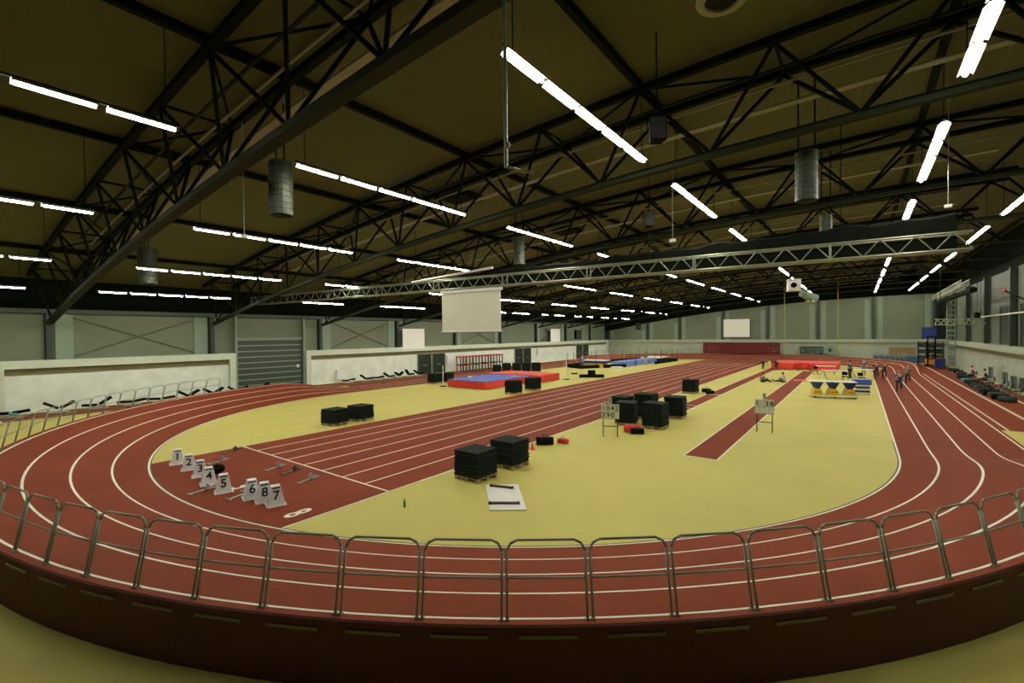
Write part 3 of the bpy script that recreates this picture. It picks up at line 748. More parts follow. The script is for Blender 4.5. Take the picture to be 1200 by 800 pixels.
# hurdles parked at the left wall
hc = [mat('hurdle_red', (.55, .05, .04), .5), mat('hurdle_dark', (.03, .05, .04), .5), mat('hurdle_white', (.6, .6, .55), .5), mat('hurdle_olive', (.40, .32, .06), .5)]
cols = ['red', 'dark', 'red', 'olive', 'red', 'dark', 'white', 'dark', 'red', 'white', 'red', 'dark', 'white', 'red']
cm = dict(red=hc[0], dark=hc[1], white=hc[2], olive=hc[3])
for i, cn in enumerate(cols):
    y = 42.6+i*.62
    o = thing('hurdle', '%s hurdle of the parked row by the left wall, %s from the left' % (cn, ordn(i)), 'hurdle', (-40.4, y, 0), PI/2+random.uniform(-.12, .12), 'hurdles parked by the left wall')
    for s in (-1, 1):
        MB().quadbox((-.05, s*.5-.05, .04), (.05, s*.5+.05, 1.75)).build('upright', cm[cn] if s > 0 else hc[1], o)
        MB().quadbox((-.03, s*.5-.03, 0), (.40, s*.5+.03, .05)).build('foot', hc[1], o)
    for q in range(5): MB().quadbox((-.07, -.58+q*.232, 1.75), (.07, -.348+q*.232, 1.97)).build('bar_segment', hc[0] if q % 2 == 0 else hc[2], o)
    MB().quadbox((-.03, -.5, .75), (.03, .5, .95)).build('cross_bar', cm[cn], o)
# ------------------------------------------------------------------ benches along the left wall
FRW = mat('bench_frame', (.45, .52, .42), .5)
def bench(x, y, lb, mode, s=1., accent=None):
    o = thing('exercise_bench', lb, 'bench', (x, y, 0), PI/2+random.uniform(-.2, .2)+0, 'low exercise benches along the left wall')
    MB().path([(-.55*s, -.2, .03), (.55*s, -.2, .03), (.55*s, .2, .03), (-.55*s, .2, .03), (-.55*s, -.2, .03)], .025).build('frame', FRW, o)
    MB().path([(0, 0, .03), (0, 0, .22)], .04).build('column', FRW, o)
    angs = dict(V=(.55, .5), L=(.05, .6), F=(.05, .12), R=(.6, .05), T=(.9, .1))[mode]
    for sg, an in ((-1, angs[0]), (1, angs[1])):
        mb = MB().box((sg*.5*s*math.cos(an), 0, .24+.5*s*math.sin(an)), (.86*s, .34, .15), 0, Matrix.Rotation(-sg*an, 3, 'Y'))
        mb.build('pad', BLACK, o)
    if accent: 
        MB().ball((.1, -.05, .2), (.3, .2, .08), 10).build('towel', accent, o)
for i, (y, md, acc) in enumerate(((3.9, 'F', TEAL), (6.0, 'V', None), (7.9, 'L', PINK), (9.7, 'F', None), (11.4, 'F', None), (13.1, 'V', WHITEP), (14.8, 'V', TEAL), (16.5, 'V', WHITEP), (18.3, 'L', None),
                                  (20.3, 'F', WHITEP), (26.9, 'F', WHITEP), (28.9, 'R', None), (30.4, 'F', None), (31.8, 'R', None), (33.2, 'V', None), (34.6, 'T', None), (36.0, 'R', None))):
    bench(-40.75+(.25 if 16 < y < 24 else 0), y, 'low black-padded bench by the left wall, %s from the left edge' % ordn(i), md, .78 if y > 25 else .88, acc)
# white boxes by the left wall
for y, z, lb in ((26.6, .3, 'white box by the left wall right of the shutter'), (42.0, 1.1, 'white notice box right of the first door pair'), (62.5, 1.3, 'white notice box right of the second door pair')):
    o = thing('notice_box', lb, 'box', (WX-.3, y, z)); MB().quadbox((0, -.5, 0), (.25, .5, 1.0)).build('box_body', WHITE, o); MB().quadbox((.25, -.4, .1), (.27, .4, .9)).build('cover', WHITEP, o)
# ------------------------------------------------------------------ podium and throwing pen
o = thing('podium', 'low black stepped podium on the yellow floor by the sprint straight', 'podium', (-22.8, 44.3, 0), .5)
MB().quadbox((-1.3, -.4, 0), (1.3, .4, .3)).build('base_step', BLACK, o); MB().quadbox((-.4, -.4, .3), (.4, .4, .75)).build('top_step', BLACK, o)
tag(MB().lathe([(0, 0), (.4, 0), (.38, .12), (0, .14)], (-26.4, 47.0, 0)).build('round_weight', BLACK), 'flat dark disc on the floor behind the podium', 'disc')
o = thing('throwing_pen', 'pen of thin dark posts and low black boards around the far mats', 'pen', (0, 0, 0))
loop = [(-32.5, 56.0), (-29.6, 54.3), (-25.6, 60.0), (-24.3, 67.5), (-23.9, 77.0), (-29.5, 78.0), (-33.2, 66.0), (-32.5, 56.0)]
for (xa, ya), (xb_, yb_) in zip(loop[:-1], loop[1:]):
    L = math.hypot(xb_-xa, yb_-ya); n_ = max(2, int(L/2.0)); an = math.atan2(yb_-ya, xb_-xa)
    if not (ya > 59 and xa > -26 and yb_ < 68): MB().box(((xa+xb_)/2, (ya+yb_)/2, .22), (L, .08, .44), an).build('kick_board', BLACK, o)
    for i in range(n_):
        x = xa+(xb_-xa)*i/n_; y = ya+(yb_-ya)*i/n_; MB().tube((x, y, 0), (x, y, 2.0), .035, n=6).build('post', COLM, o)
def matbox(lb, lo, hi, m1, m2=None):
    o = thing('gym_mat', lb, 'mat', ((lo[0]+hi[0])/2, (lo[1]+hi[1])/2, lo[2])); a, b, c_ = (hi[0]-lo[0])/2, (hi[1]-lo[1])/2, hi[2]-lo[2]
    MB().quadbox((-a, -b, 0), (a, b, c_*.8)).build('cushion', m1, o); MB().quadbox((-a+.02, -b+.02, c_*.8), (a-.02, b-.02, c_)).build('top_cover', m2 or m1, o)
    return o
matbox('pale blue mat in the far pen, nearest the track', (-27.9, 60.4, 0), (-25.9, 63.5, .7), LBLUE)
matbox('pale blue mat in the far pen, second from the track', (-27.8, 64.0, 0), (-25.6, 67.5, .7), LBLUE)
matbox('pale blue mat in the far pen, furthest', (-27.6, 68, 0), (-25.4, 71.5, .7), LBLUE)
matbox('white-topped long mat at the far end of the pen', (-28.2, 72, 0), (-25.2, 76.5, .8), BLACK, WHITE)
matbox('yellow block in the far pen', (-30.3, 56.6, 0), (-27.6, 58.4, .65), YELV)
matbox('navy-covered mat resting on the yellow block', (-30.7, 56.5, .65), (-27.2, 58.5, 1.05), NAVY, WHITEP)
matbox('small white mat on the floor before the pale blue mats', (-26.1, 56.1, 0), (-24.9, 57.3, .28), WHITE)
# ------------------------------------------------------------------ long jump / pole vault end
o = thing('vault_mat', 'big bright red landing mat at the far end of the runways', 'landing mat', (-5.3, 65.9, 0))
MB().quadbox((-3.4, -1.0, .08), (-1.05, 5.5, .85)).build('side_cushion', REDF, o); MB().quadbox((1.05, -1.0, .08), (3.4, 5.5, .85)).build('side_cushion', REDF, o)
MB().quadbox((-1.0, .3, .08), (1.0, 5.5, .85)).build('centre_cushion', REDF, o)
for i in range(6): MB().quadbox((-3.3+i*1.3, -.9, 0), (-3.15+i*1.3, 5.4, .08)).build('base_slat', RUBBER, o)
for s in (-1, 1):
    q = MB(); q.v = [(s*1.0, -1, .08), (s*1.0, .3, .08), (s*.25, .3, .08), (s*1.0, -1, .8), (s*1.0, .3, .8), (s*.25, .3, .8)]
    q.f = [(0, 1, 2), (3, 5, 4), (0, 3, 4, 1), (1, 4, 5, 2), (2, 5, 3, 0)]; q.build('front_wedge', REDV, o)
tag(MB().quadbox((-5.0, 50.6, .012), (-3.9, 51.9, .05)).build('take_off_mat', REDF), 'small flat red mat lying across the red runway', 'mat')
def table(x, y, rz, L, W_, h, top, leg, lb, splay=True):
    o = thing('folding_table', lb, 'table', (x, y, 0), rz)
    MB().quadbox((-L/2, -W_/2, h-.05), (L/2, W_/2, h)).build('tabletop', top, o)
    for sx in (-1, 1):
        for sy in (-1, 1): MB().tube((sx*L*.42, sy*W_*.4, h-.05), (sx*L*(.3 if splay else .42), sy*W_*.4, 0), .025).build('leg', leg, o)
    return o
def wedge(x, y, z, rz, w0, w1, h, d, m_, lb, name='trestle_block', cat='block'):
    o = thing(name, lb, cat, (x, y, z), rz)
    q = MB(); q.v = [(-w0/2, -d/2, 0), (w0/2, -d/2, 0), (w0/2, d/2, 0), (-w0/2, d/2, 0), (-w1/2, -d/2, h), (w1/2, -d/2, h), (w1/2, d/2, h), (-w1/2, d/2, h)]
    q.f = [(3, 2, 1, 0), (4, 5, 6, 7), (0, 1, 5, 4), (1, 2, 6, 5), (2, 3, 7, 6), (3, 0, 4, 7)]; q.build('block_body', m_, o)
    MB().box((0, 0, h*.5), (max(w0, w1)*.62, d+.02, .04)).build('strap', RUBBER, o)
# trolley of white boards resting on navy and yellow blocks
ta = .30; cs, sn = math.cos(ta), math.sin(ta)
tp = lambda a, b: (-1.45+a*cs-b*sn, 39.3+a*sn+b*cs)
o = thing('mat_trolley', 'low white trolley frame on castors under yellow blocks at right', 'trolley', (-1.45, 39.3, 0), ta)
MB().quadbox((-1.35, -.5, .12), (1.35, -.43, .19)).quadbox((-1.35, .43, .12), (1.35, .5, .19)).quadbox((-1.35, -.5, .12), (-1.28, .5, .19)).quadbox((1.28, -.5, .12), (1.35, .5, .19)).build('frame', WHITEP, o)
for sx in (-1.2, 0, 1.2):
    for sy in (-.45, .45): MB().tube((sx, sy-.03, .06), (sx, sy+.03, .06), .06, n=10).build('castor', RUBBER, o)
for i, (a, lb) in enumerate(((-1.0, 'left'), (-.05, 'middle'), (.95, 'right'))):
    x, y = tp(a, 0); wedge(x, y, .19, ta, .72, .34, .46, .85, YELV, lb+' yellow block on the white trolley')
    wedge(x, y, .65, ta, .16, .66, .46, .85, NAVY, lb+' navy block narrowing down to the yellow block')
x, y = tp(-.78, .12); tag(MB().box((x, y, 1.14), (1.35, 1.0, .05), ta).build('white_plank', WHITE), 'left white plank on top of the navy blocks', 'plank')
x, y = tp(.62, -.08); tag(MB().box((x, y, 1.14), (1.3, 1.0, .05), ta).build('white_plank', WHITE), 'right white plank on top of the navy blocks', 'plank')
for i in range(5):
    m_ = [WHITE, RUBBER, WHITE, RUBBER, WHITE][i]; 
    tag(MB().box((.15, 42.6, .1+i*.14), (.85, .85, .13), .2).build('foam_step', m_), '%s foam layer, %s from the floor, under the blue box' % ('white' if m_ is WHITE else 'black', ordn(i)), 'foam block')
o = thing('storage_box', 'blue box on top of the striped foam stack by the track', 'box', (.15, 42.6, .73), .2); MB().quadbox((-.5, -.5, 0), (.5, .5, .32)).build('box_body', BLUEV, o); MB().quadbox((-.52, -.52, .32), (.52, .52, .37)).build('lid', BLUEV, o)
table(-1.9, 54.0, .2, 2.0, .8, .9, WHITEP, GALV, 'grey officials table beyond the white trolley'); table(-2.9, 60.5, .1, 1.8, .8, .9, WHITE, GALV, 'white officials table in front of the red landing mat', False)
table(.4, 58, .2, 2.4, .8, .8, WHITEP, GALV, 'pale table beside the track bend, right of the red mat')
def chair(x, y, rz, m_, lb, grp=None):
    o = thing('folding_chair', lb, 'chair', (x, y, 0), rz, grp)
    MB().quadbox((-.22, -.22, .42), (.22, .22, .47)).build('seat', m_, o); MB().quadbox((-.22, .19, .6), (.22, .23, .9)).build('backrest', m_, o)
    for sx in (-1, 1):
        MB().tube((sx*.2, .21, .9), (sx*.2, -.2, 0), .016, n=6).build('leg', GALV, o); MB().tube((sx*.2, -.19, .45), (sx*.2, .24, 0), .016, n=6).build('leg', GALV, o)
chair(-1.0, 52.6, 2.9, BLACK, 'black chair in front of the grey officials table'); chair(.2, 52.2, 2.6, BLACK, 'black chair at the inner track line by the officials table')
chair(-3.7, 59.2, .2, BLACK, 'black chair left of the white officials table')
for x, y, lb in ((-9.0, 80.5, 'left thin yellow rope hanging before the far wall'), (-2.4, 80.5, 'right thin yellow rope hanging before the far wall')):
    o = thing('hanging_rope', lb, 'rope', (x, y, 1.2)); MB().tube((0, 0, 0), (0, 0, zr(x)-1.1), .05, n=6).build('rope', mat('rope_yellow', (.35, .36, .08), .8), o); MB().lathe([(0, -.1), (.09, -.06), (.09, .05), (0, .1)]).build('knot', MATS['rope_yellow'], o)
# far wall things
wallboard('wood_board', 'brown wooden board on the far wall at right', (3.6, FY+.2, .95), (6.5, FY+.28, 2.1), BROWN, BROWN, axis='y')
o = thing('equipment_cart', 'dark green equipment cart against the far wall', 'cart', (-6.1, FY-.6, .95))
MB().quadbox((-1.6, -.3, .25), (1.6, .3, 1.3)).build('body', mat('cart_green', (.02, .05, .035), .5), o)
for z in (.6, .95): MB().quadbox((-1.55, -.33, z), (1.55, -.3, z+.05)).build('shelf_edge', PALE, o)
for sx in (-1.3, 1.3): MB().tube((sx, -.2, .12), (sx, .2, .12), .12, n=12).build('wheel', RUBBER, o)
MB().path([(-1.6, 0, 1.2), (-1.9, 0, 1.3)], .04).build('push_bar', SILVER, o)
o = thing('barrel_fan', 'pale round fan drum beside the green cart at the far wall', 'fan', (-3.6, FY-.6, .95)); q = MB().tube((0, -.35, .75), (0, .3, .75), .7, n=24); q.build('drum', PALE, o)
MB().tube((0, -.37, .75), (0, -.34, .75), .25, n=16).build('hub', BLACK, o); MB().box((0, 0, .04), (.9, .5, .08)).build('base', BLACK, o)
for i in range(5):
    matbox('long blue-grey mat by the far wall at right, %s from the left' % ordn(i), (1.7+i*1.3, 86.4, 0), (2.95+i*1.3, 87.4, 1.15), mat('slate_blue', (.05, .09, .17), .6), mat('slate_pale', (.16, .2, .25), .6))
# forklift and tower
o = thing('forklift', 'orange forklift with raised dark mast in the far right corner', 'forklift', (7.4, 78.6, 0), -.3)
MB().prism([(-.65, -.1), (.65, -.1), (.65, 1.5), (-.65, 1.5)], .3, 1.05).build('chassis', ORANGE, o); MB().quadbox((-.6, 1.3, .4), (.6, 1.8, 1.2)).build('counterweight', ORANGE, o)
for sx in (-.62, .62):
    for yy in (.15, 1.3): MB().tube((sx-.1, yy, .28), (sx+.1, yy, .28), .28, n=14).build('wheel', RUBBER, o)
    MB().quadbox((sx*.6-.06, -.35, .1), (sx*.6+.06, -.22, 3.9)).build('mast_rail', BLACK, o)
    MB().quadbox((sx*.5-.06, -1.4, .12), (sx*.5+.06, -.3, .17)).build('fork', STEEL, o)
    for yy in (0, 1.1): MB().tube((sx*.9, yy, 1.05), (sx*.9, yy+.1, 2.2), .04).build('guard_post', BLACK, o)
MB().quadbox((-.6, -.05, 2.2), (.6, 1.25, 2.26)).build('overhead_guard', BLACK, o)
for z in (1.0, 2.4, 3.8): MB().quadbox((-.42, -.36, z), (.42, -.24, z+.12)).build('mast_crossbar', BLACK, o)
MB().quadbox((-.25, .5, .95), (.25, 1.0, 1.1)).quadbox((-.25, .95, 1.1), (.25, 1.05, 1.6)).build('seat', RUBBER, o)
for i, (x, y) in enumerate(((6.7, 81.5), (7.6, 82.5), (8.3, 81.0))):
    o = thing('scaffold_frame', 'dark %s of the tall racks behind the forklift' % ('left', 'middle', 'right')[i], 'rack', (x, y, 0), 0, 'dark racks behind the forklift')
    for sx in (-.4, .4):
        for sy in (-.4, .4): MB().quadbox((sx-.03, sy-.03, 0), (sx+.03, sy+.03, 3.2)).build('post', BLACK, o)
    for z in (.8, 1.6, 2.4, 3.1): MB().quadbox((-.44, -.44, z), (.44, .44, z+.05)).build('shelf', COLM, o)
    for z in (.85, 1.65, 2.45): MB().box((0, 0, z+.25), (.7, .65, .5)).build('crate', mat('crate_dark', (.03, .045, .035), .7), o)
o = wallboard('blue_sign', 'blue panel hanging above the forklift in the far right corner', (6.9, 84.0, 3.55), (8.3, 84.06, 5.0), mat('sign_blue', (.015, .04, .20), .6), NAVY, axis='y')
for sx in (-.5, .5): MB().tube((sx, 0, 1.4), (sx, 0, zr(7.6)+.23-3.55), .02).build('hanger', STEEL, o)
o = thing('ladder_tower', 'pale vertical ladder tower standing by the right wall', 'tower', (8.72, 75.0, 0))
for sx in (-.35, .35): MB().tube((sx, 0, 0), (sx, 0, 8.5), .06).build('rail', PALE, o)
for i in range(14): MB().box((0, 0, .4+.6*i), (.7, .1, .16)).build('rung', PALE, o)
MB().box((0, 0, .04), (1.1, .8, .08)).build('base', STEEL, o)
o = thing('storage_crate', 'navy crate on the floor right of the forklift', 'crate', (7.75, 75.6, 0)); MB().quadbox((-.4, -.6, 0), (.5, .6, 1.1)).build('body', NAVY, o); MB().quadbox((-.53, -.63, 1.1), (.53, .63, 1.2)).build('lid', NAVY, o)
def small_truss(p, q, ht, lb, dep=.35, n_=10):
    p = Vector(p); q = Vector(q); a = (q-p).normalized(); pr = Vector((-a.y, a.x, 0)); L = (q-p).length
    t = thing('rigging_truss', lb, 'rigging truss', tuple(p))
    for s in (0, 1):
        for zz in (0, ht): member('chord_tube', pr*dep*s+UZ*zz, (q-p)+pr*dep*s+UZ*zz, .04, t, SB)
    for i in range(n_):
        for s in (0, 1):
            member('lattice_bar', a*(L*i/n_)+pr*dep*s, a*(L*(i+.5)/n_)+pr*dep*s+UZ*ht, .025, t, SB); member('lattice_bar', a*(L*(i+.5)/n_)+pr*dep*s+UZ*ht, a*(L*(i+1)/n_)+pr*dep*s, .025, t, SB)
    for f_ in (.1, .9):
        X = (p+a*L*f_); member('hoist_cable', a*L*f_+UZ*ht, Vector((a.x*L*f_, a.y*L*f_, zr(X.x)+.23-p.z)), .015, t)
    return t
small_truss((7.6, 55.5, 8.5), (7.6, 76.0, 8.3), .5, 'upper silver rigging truss hung near the right wall', .5, 22)
o = thing('rolled_banner', 'black rolled banner slung under the upper rigging truss', 'banner', (7.85, 55.5, 8.1)); 
mb = MB(); [mb.tube((0, i*2.05, 0), (0, i*2.05+2.0, 0), .26, n=8) for i in range(10)]; mb.build('roll', BLACK, o)
for yy in (1, 10, 19): MB().tube((0, yy, .2), (0, yy, .42), .02).build('strap', BLACK, o)
small_truss((5.6, 57.5, 5.15), (8.9, 57.5, 5.15), .5, 'lower silver rigging truss hung before the right wall', .4, 8)
for i, x in enumerate((6.0, 8.4)):
    o = thing('stage_lamp', 'black stage lamp on the lower rigging truss, %s one' % ('left', 'right')[i], 'stage lamp', (x, 57.7, 5.9)); MB().lathe([(0, -.2), (.22, -.2), (.16, .3), (0, .35)]).build('lamp_body', BLACK, o); MB().path([(-.25, 0, 0), (-.25, 0, .5), (.25, 0, .5), (.25, 0, 0)], .02).build('yoke', STEEL, o)
    MB().tube((0, 0, .5), (0, 0, zr(x)-5.64), .015).build('hanger', STEEL, o)
o = thing('wall_lamp', 'small warm wall lamp lit on the right wall', 'wall lamp', (RUX-.1, 62.5+1.2, 4.7)); MB().box((0, 0, 0), (.1, .7, .6)).build('lamp_glass', mat('warm_glass', (1, .62, .25), emit=1.6), o); MB().box((.04, 0, .34), (.12, .8, .08)).build('lamp_cap', COLM, o)
o = thing('swing_arm', 'dark swing arm with a red tip on the right wall', 'arm', (RUX-.1, 46.3, 6.1)); MB().tube((0, 0, 0), (-.9, 4.9, 1.55), .06).build('arm', BLACK, o); MB().ball((-.9, 4.9, 1.55), .14).build('tip', REDV, o); MB().box((0, 0, 0), (.15, .3, .4)).build('bracket', BLACK, o)
o = thing('projector_rig', 'pale projector cage hanging in the middle of the hall, far right of centre', 'projector', (-4.4, 45.5, 8.0), .3)
MB().quadbox((-.45, -.4, .2), (.45, .5, .95)).build('projector_body', WHITEP, o); MB().tube((-.1, -.52, .55), (-.1, -.38, .55), .22, n=16).build('lens', BLACK, o)
MB().quadbox((-.5, -.45, 1.0), (.5, .55, 1.06)).quadbox((-.5, -.45, .1), (.5, .55, .16)).build('cage', WHITEP, o)
MB().tube((.6, .2, -.1), (1.7, .8, -.6), .3, .42, n=14).build('duct_horn', PALE, o); MB().ball((1.1, -.2, -.85), (.35, .3, .2)).build('lamp_head', SILVER, o)
MB().tube((0, 0, 1.0), (0, 0, zr(-4.4)-7.74), .05).build('hanger', STEEL, o); MB().tube((1.1, .3, -.2), (1.1, .3, zr(-4)-7.74), .03).build('hanger', STEEL, o)
# ------------------------------------------------------------------ people
def skinned(name, joints, radii, edges_, root, m_, parent, extra=None, lev=1):
    keys = list(joints); idx = {k: i for i, k in enumerate(keys)}
    me = bpy.data.meshes.new(name); me.from_pydata([joints[k] for k in keys], [(idx[a], idx[b]) for a, b in edges_], [])
    ob = bpy.data.objects.new(name, me); C.objects.link(ob)
    md = ob.modifiers.new('skin', 'SKIN'); md.use_smooth_shade = True
    sv = me.skin_vertices[0].data
    for k in keys:
        r = radii[k]; sv[idx[k]].radius = r if hasattr(r, '__len__') else (r, r); sv[idx[k]].use_root = (k == root)
    sd = ob.modifiers.new('sub', 'SUBSURF'); sd.levels = lev; sd.render_levels = lev
    dg = bpy.context.evaluated_depsgraph_get(); dg.update()
    out = bpy.data.meshes.new_from_object(ob.evaluated_get(dg)); bpy.data.objects.remove(ob)
    if extra:
        bm = bmesh.new(); bm.from_mesh(out); tmp = bpy.data.meshes.new('t'); tmp.from_pydata(extra.v, [], extra.f); bm.from_mesh(tmp); bm.to_mesh(out); bm.free()
    out.materials.clear(); out.materials.append(m_)
    for p in out.polygons: p.use_smooth = True; p.material_index = 0
    return link(name, out, parent)
V = Vector
def pose(kind):
    J = {}
    if kind == 'stand':
        J = dict(pel=(0, 0, .95), sp=(.01, 0, 1.15), ch=(.01, 0, 1.36), nk=(.01, 0, 1.50), hd=(.03, 0, 1.66))
        L = dict(hip=(0, .09, .9), kn=(.03, .1, .5), an=(-.02, .1, .09), to=(.14, .11, .04), sh=(0, .18, 1.42), el=(-.02, .25, 1.14), wr=(.08, .26, .90))
        R = dict(hip=(0, -.09, .9), kn=(.02, -.1, .5), an=(-.02, -.11, .09), to=(.14, -.12, .04), sh=(0, -.18, 1.42), el=(-.02, -.25, 1.14), wr=(.1, -.24, .90))
    elif kind == 'run':
        J = dict(pel=(0, 0, .97), sp=(.05, 0, 1.16), ch=(.1, 0, 1.37), nk=(.14, 0, 1.50), hd=(.18, 0, 1.66))
        L = dict(hip=(0, .09, .92), kn=(.36, .09, .70), an=(.12, .09, .36), to=(.27, .09, .29), sh=(.1, .18, 1.42), el=(-.16, .24, 1.24), wr=(-.02, .22, 1.02))
        R = dict(hip=(0, -.09, .92), kn=(-.02, -.09, .48), an=(-.12, -.09, .09), to=(.04, -.09, .04), sh=(.1, -.18, 1.42), el=(.18, -.24, 1.14), wr=(.40, -.16, 1.26))
    elif kind == 'bend':
        J = dict(pel=(0, 0, .90), sp=(.2, 0, 1.02), ch=(.4, 0, 1.08), nk=(.53, 0, 1.08), hd=(.68, 0, 1.04))
        L = dict(hip=(0, .1, .86), kn=(.1, .12, .48), an=(0, .13, .09), to=(.16, .14, .04), sh=(.45, .18, 1.04), el=(.5, .2, .78), wr=(.58, .14, .56))
        R = dict(hip=(0, -.1, .86), kn=(.08, -.12, .48), an=(-.06, -.13, .09), to=(.1, -.14, .04), sh=(.45, -.18, 1.04), el=(.48, -.2, .78), wr=(.6, -.12, .56))
    elif kind == 'floor':
        J = dict(pel=(0, 0, .12), sp=(-.04, 0, .32), ch=(.0, 0, .52), nk=(.05, 0, .66), hd=(.1, 0, .80))
        L = dict(hip=(.05, .1, .12), kn=(.48, .12, .14), an=(.9, .12, .09), to=(.94, .12, .24), sh=(.02, .18, .58), el=(-.1, .26, .32), wr=(-.2, .3, .07))
        R = dict(hip=(.05, -.1, .12), kn=(.4, -.14, .34), an=(.66, -.13, .09), to=(.8, -.13, .04), sh=(.02, -.18, .58), el=(.15, -.24, .36), wr=(.36, -.18, .42))
    else:
        J = dict(pel=(0, 0, .55), sp=(.0, 0, .75), ch=(.05, 0, .96), nk=(.08, 0, 1.1), hd=(.12, 0, 1.26))
        L = dict(hip=(.05, .1, .53), kn=(.44, .13, .52), an=(.42, .13, .09), to=(.58, .14, .04), sh=(.05, .18, 1.02), el=(.1, .26, .76), wr=(.32, .18, .64))
        R = dict(hip=(.05, -.1, .53), kn=(.44, -.13, .52), an=(.42, -.13, .09), to=(.58, -.14, .04), sh=(.05, -.18, 1.02), el=(.1, -.26, .76), wr=(.32, -.18, .64))
    for s, D in (('l', L), ('r', R)):
        for k, v in D.items(): J[k+s] = v
    return J
RAD = dict(pel=(.145, .11), sp=(.125, .095), ch=(.16, .11), nk=(.055, .055), hd=(.05, .05), hip=.085, kn=.055, an=.038, to=.032, sh=.055, el=.04, wr=.028)
def person(x, y, rz, kind, shirt, trousers, hair, lb, z=0, sc=1.0):
    o = thing('person', lb, 'person', (x, y, z), rz); o.scale = (sc, sc, sc)
    J = pose(kind); base = lambda k: k if k in RAD else k[:-1]
    R_ = {k: RAD[base(k)] for k in J}
    E_ = [('pel', 'sp'), ('sp', 'ch'), ('ch', 'nk'), ('nk', 'hd')]
    for s in 'lr': E_ += [('pel', 'hip'+s), ('hip'+s, 'kn'+s), ('kn'+s, 'an'+s), ('an'+s, 'to'+s), ('ch', 'sh'+s), ('sh'+s, 'el'+s), ('el'+s, 'wr'+s)]
    h = V(J['hd']); ex = MB()
    ex.ball(h+V((.01, 0, .02)), (.095, .075, .12), 12); ex.tube(h+V((.09, 0, .03)), h+V((.125, 0, -.01)), .012, .018, 6)       # head, nose
    for s in (-1, 1): ex.ball(h+V((0, s*.077, .01)), (.02, .012, .032), 6)                                                     # ears
    for s in 'lr':
        wv, ev = V(J['wr'+s]), V(J['el'+s]); d = (wv-ev).normalized(); side = d.cross(V((1, 0, 0))).normalized() if abs(d.x) < .9 else V((0, 1, 0)); nr = d.cross(side)
        pc = wv+d*.06; ex.ball(pc, (.035, .03, .04), 8)
        for q in range(4):
            b0 = pc+d*.02+nr*(.026*(q-1.5)*.7); l_ = (.055, .065, .06, .045)[q]; m1 = b0+d*l_*.6; ex.tube(b0, m1, .0095, .0085, 5); ex.tube(m1, m1+(d*.7+side*.4)*l_*.6, .0085, .006, 5)
        ex.tube(wv+d*.03, wv+d*.07+nr*.05+side*.02, .011, .008, 5)
    skinned('body', J, R_, E_, 'pel', SKIN, o, ex)
    sub = lambda ks: {k: J[k] for k in ks}
    ks = ['pel', 'sp', 'ch', 'shl', 'shr', 'ell', 'elr']
    rr = {k: (tuple(a+.02 for a in R_[k]) if hasattr(R_[k], '__len__') else R_[k]+.018) for k in J}
    skinned('shirt', sub(ks), rr, [('pel', 'sp'), ('sp', 'ch'), ('ch', 'shl'), ('ch', 'shr'), ('shl', 'ell'), ('shr', 'elr')], 'sp', shirt, o)
    ks = ['pel', 'hipl', 'hipr', 'knl', 'knr', 'anl', 'anr']
    skinned('trousers', sub(ks), rr, [('pel', 'hipl'), ('pel', 'hipr'), ('hipl', 'knl'), ('hipr', 'knr'), ('knl', 'anl'), ('knr', 'anr')], 'pel', trousers, o)
    for s in 'lr':
        a, t_ = V(J['an'+s]), V(J['to'+s]); MB().tube(a+(a-t_)*.35-V((0, 0, .035)), t_+(t_-a)*.2-V((0, 0, .0)), .043, .036, 8).build('shoe', RUBBER, o, smooth=True)
        MB().ball(h+V((.093, (.03 if s == 'l' else -.03), .035)), .012, 6).build('eye', INK, o)
    MB().ball(h+V((-.02, 0, .05)), (.098, .085, .115), 12).build('hair', hair, o, smooth=True)
    MB().box(h+V((.1, 0, -.045)), (.01, .045, .01)).build('mouth', REDV, o)
SH = dict(blue=mat('cloth_blue', (.05, .10, .35), .8), dark=mat('cloth_dark', (.02, .022, .025), .8), red=mat('cloth_red', (.35, .02, .025), .8), grey=mat('cloth_grey', (.18, .18, .17), .8),
          white=mat('cloth_white', (.6, .62, .65), .8), violet=mat('cloth_violet', (.10, .10, .22), .8), green=mat('cloth_green', (.03, .07, .05), .8))
T2 = SH['dark']
person(-5.5, 48.7, 2.7, 'floor', SH['white'], T2, HAIR, 'person in white shirt and dark trousers sitting on the yellow floor')
person(-7.15, 48.0, .6, 'floor', SH['green'], T2, HAIR, 'person in dark green sitting on the floor facing another', 0, .95)
person(-9.7, 65.4, -.4, 'bend', SH['violet'], T2, HAIR, 'person in violet top bending over, left of the red landing mat')
person(-8.0, 64.2, 2.7, 'bend', SH['dark'], T2, HAIR, 'person in black bending towards the red landing mat')
person(1.3, 55.5, -1.5, 'run', SH['dark'], T2, HAIR, 'runner in black in the innermost lane')
person(1.9, 56.0, -1.5, 'run', SH['green'], T2, HAIR, 'runner in dark green just right of the innermost line')
person(2.35, 44.3, -1.5, 'run', SH['blue'], T2, HAIR, 'runner in a blue shirt, nearest of the runners')
person(3.3, 51.5, -1.5, 'run', SH['grey'], SH['dark'], HAIR, 'runner in grey in the third lane')
person(.4, 60.5, -1.4, 'stand', SH['blue'], SH['grey'], HAIR, 'person in blue standing at the inner edge of the bend')
person(-.7, 56.0, 2.6, 'stand', SH['blue'], T2, HAIR, 'person in blue standing by the officials table')
person(-29.8, 55.2, -.8, 'stand', SH['blue'], SH['blue'], HAIR, 'person dressed in blue standing at the left of the far pen')
person(-25.3, 66.5, -1.2, 'stand', SH['dark'], SH['white'], HAIR, 'person in black top and white trousers standing at the far pen')
person(8.3, 58.6, 3.0, 'chair', SH['red'], T2, HAIR, 'person in a red shirt seated by the right wall')
person(8.5, 54.5, 3.0, 'chair', SH['dark'], T2, HAIR, 'person in black seated by the right wall, right of the one in red')
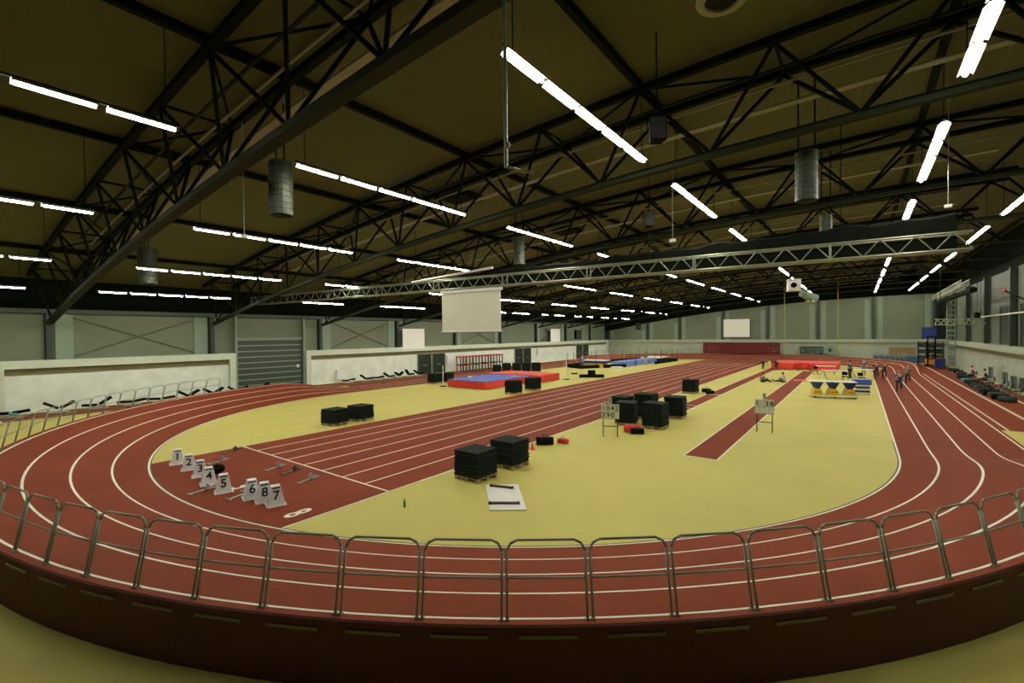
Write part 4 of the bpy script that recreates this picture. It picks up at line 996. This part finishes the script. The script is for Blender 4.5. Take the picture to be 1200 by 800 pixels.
# seats and bags by the right wall
chair(8.3, 58.6, -PI/2, SH['dark'], 'dark chair under the person in red', 'chairs along the right wall'); chair(8.5, 54.5, -PI/2, SH['dark'], 'dark chair under the person in black', 'chairs along the right wall')
for i, y in enumerate((52.6, 51.6, 50.2, 49.2, 48.0, 46.9, 45.6)):
    chair(8.45+random.uniform(-.15, .15), y, -PI/2+random.uniform(-.3, .3), SH['dark'], 'empty dark chair by the right wall, %s from the seated person' % ordn(i), 'chairs along the right wall')
bl = [(7.75, 57.0, 'teal'), (7.7, 55.6, 'dark green'), (7.65, 53.0, 'black'), (7.6, 52.1, 'dark green'), (7.75, 51.0, 'black'), (7.55, 50.2, 'dark grey'), (7.65, 49.3, 'black'), (7.5, 48.3, 'dark green'), (7.6, 47.3, 'black'),
      (7.45, 46.3, 'black'), (7.55, 45.2, 'dark grey'), (7.5, 43.9, 'black'), (7.6, 42.6, 'dark green'), (7.9, 61.0, 'dark green'), (8.3, 63.0, 'black'), (8.4, 65.5, 'dark grey'), (8.5, 68.0, 'black'), (8.5, 71.0, 'dark green')]
cmx = {'teal': mat('teal_cloth', (.05, .3, .35), .7), 'black': BLACK, 'dark grey': mat('bag_grey', (.05, .055, .05), .8), 'dark green': mat('bag_green', (.012, .03, .02), .8)}
for i, (x, y, cn) in enumerate(bl): bag(x, y, cmx[cn], '%s sports bag on the floor by the right wall, %s of the row' % (cn, ordn(i)), 1.25, random.uniform(-.5, .5))
wp = [(8.95, 55.8, 1.0), (8.95, 51.0, .9), (8.95, 48.6, .8), (8.95, 46.2, .85)]
for i, (x, y, h) in enumerate(wp):
    o = thing('coat_rack', 'dark coats hanging on a rack by the right wall, %s' % ('between the seated persons', 'second along from the seated persons', 'third along from the seated persons', 'nearest the right frame edge')[i], 'coat rack', (x, y, 0))
    MB().tube((0, -.5, h+.5), (0, .5, h+.5), .03).build('rail', GALV, o)
    for s in (-.5, .5): MB().tube((0, s, 0), (0, s, h+.5), .03).build('post', GALV, o)
    for q in range(3): MB().box((0, -.3+.3*q, h+.02), (.17, .26, .9)).build('coat', SH[('green', 'dark', 'grey')[q]], o)
bpy.context.view_layer.update()
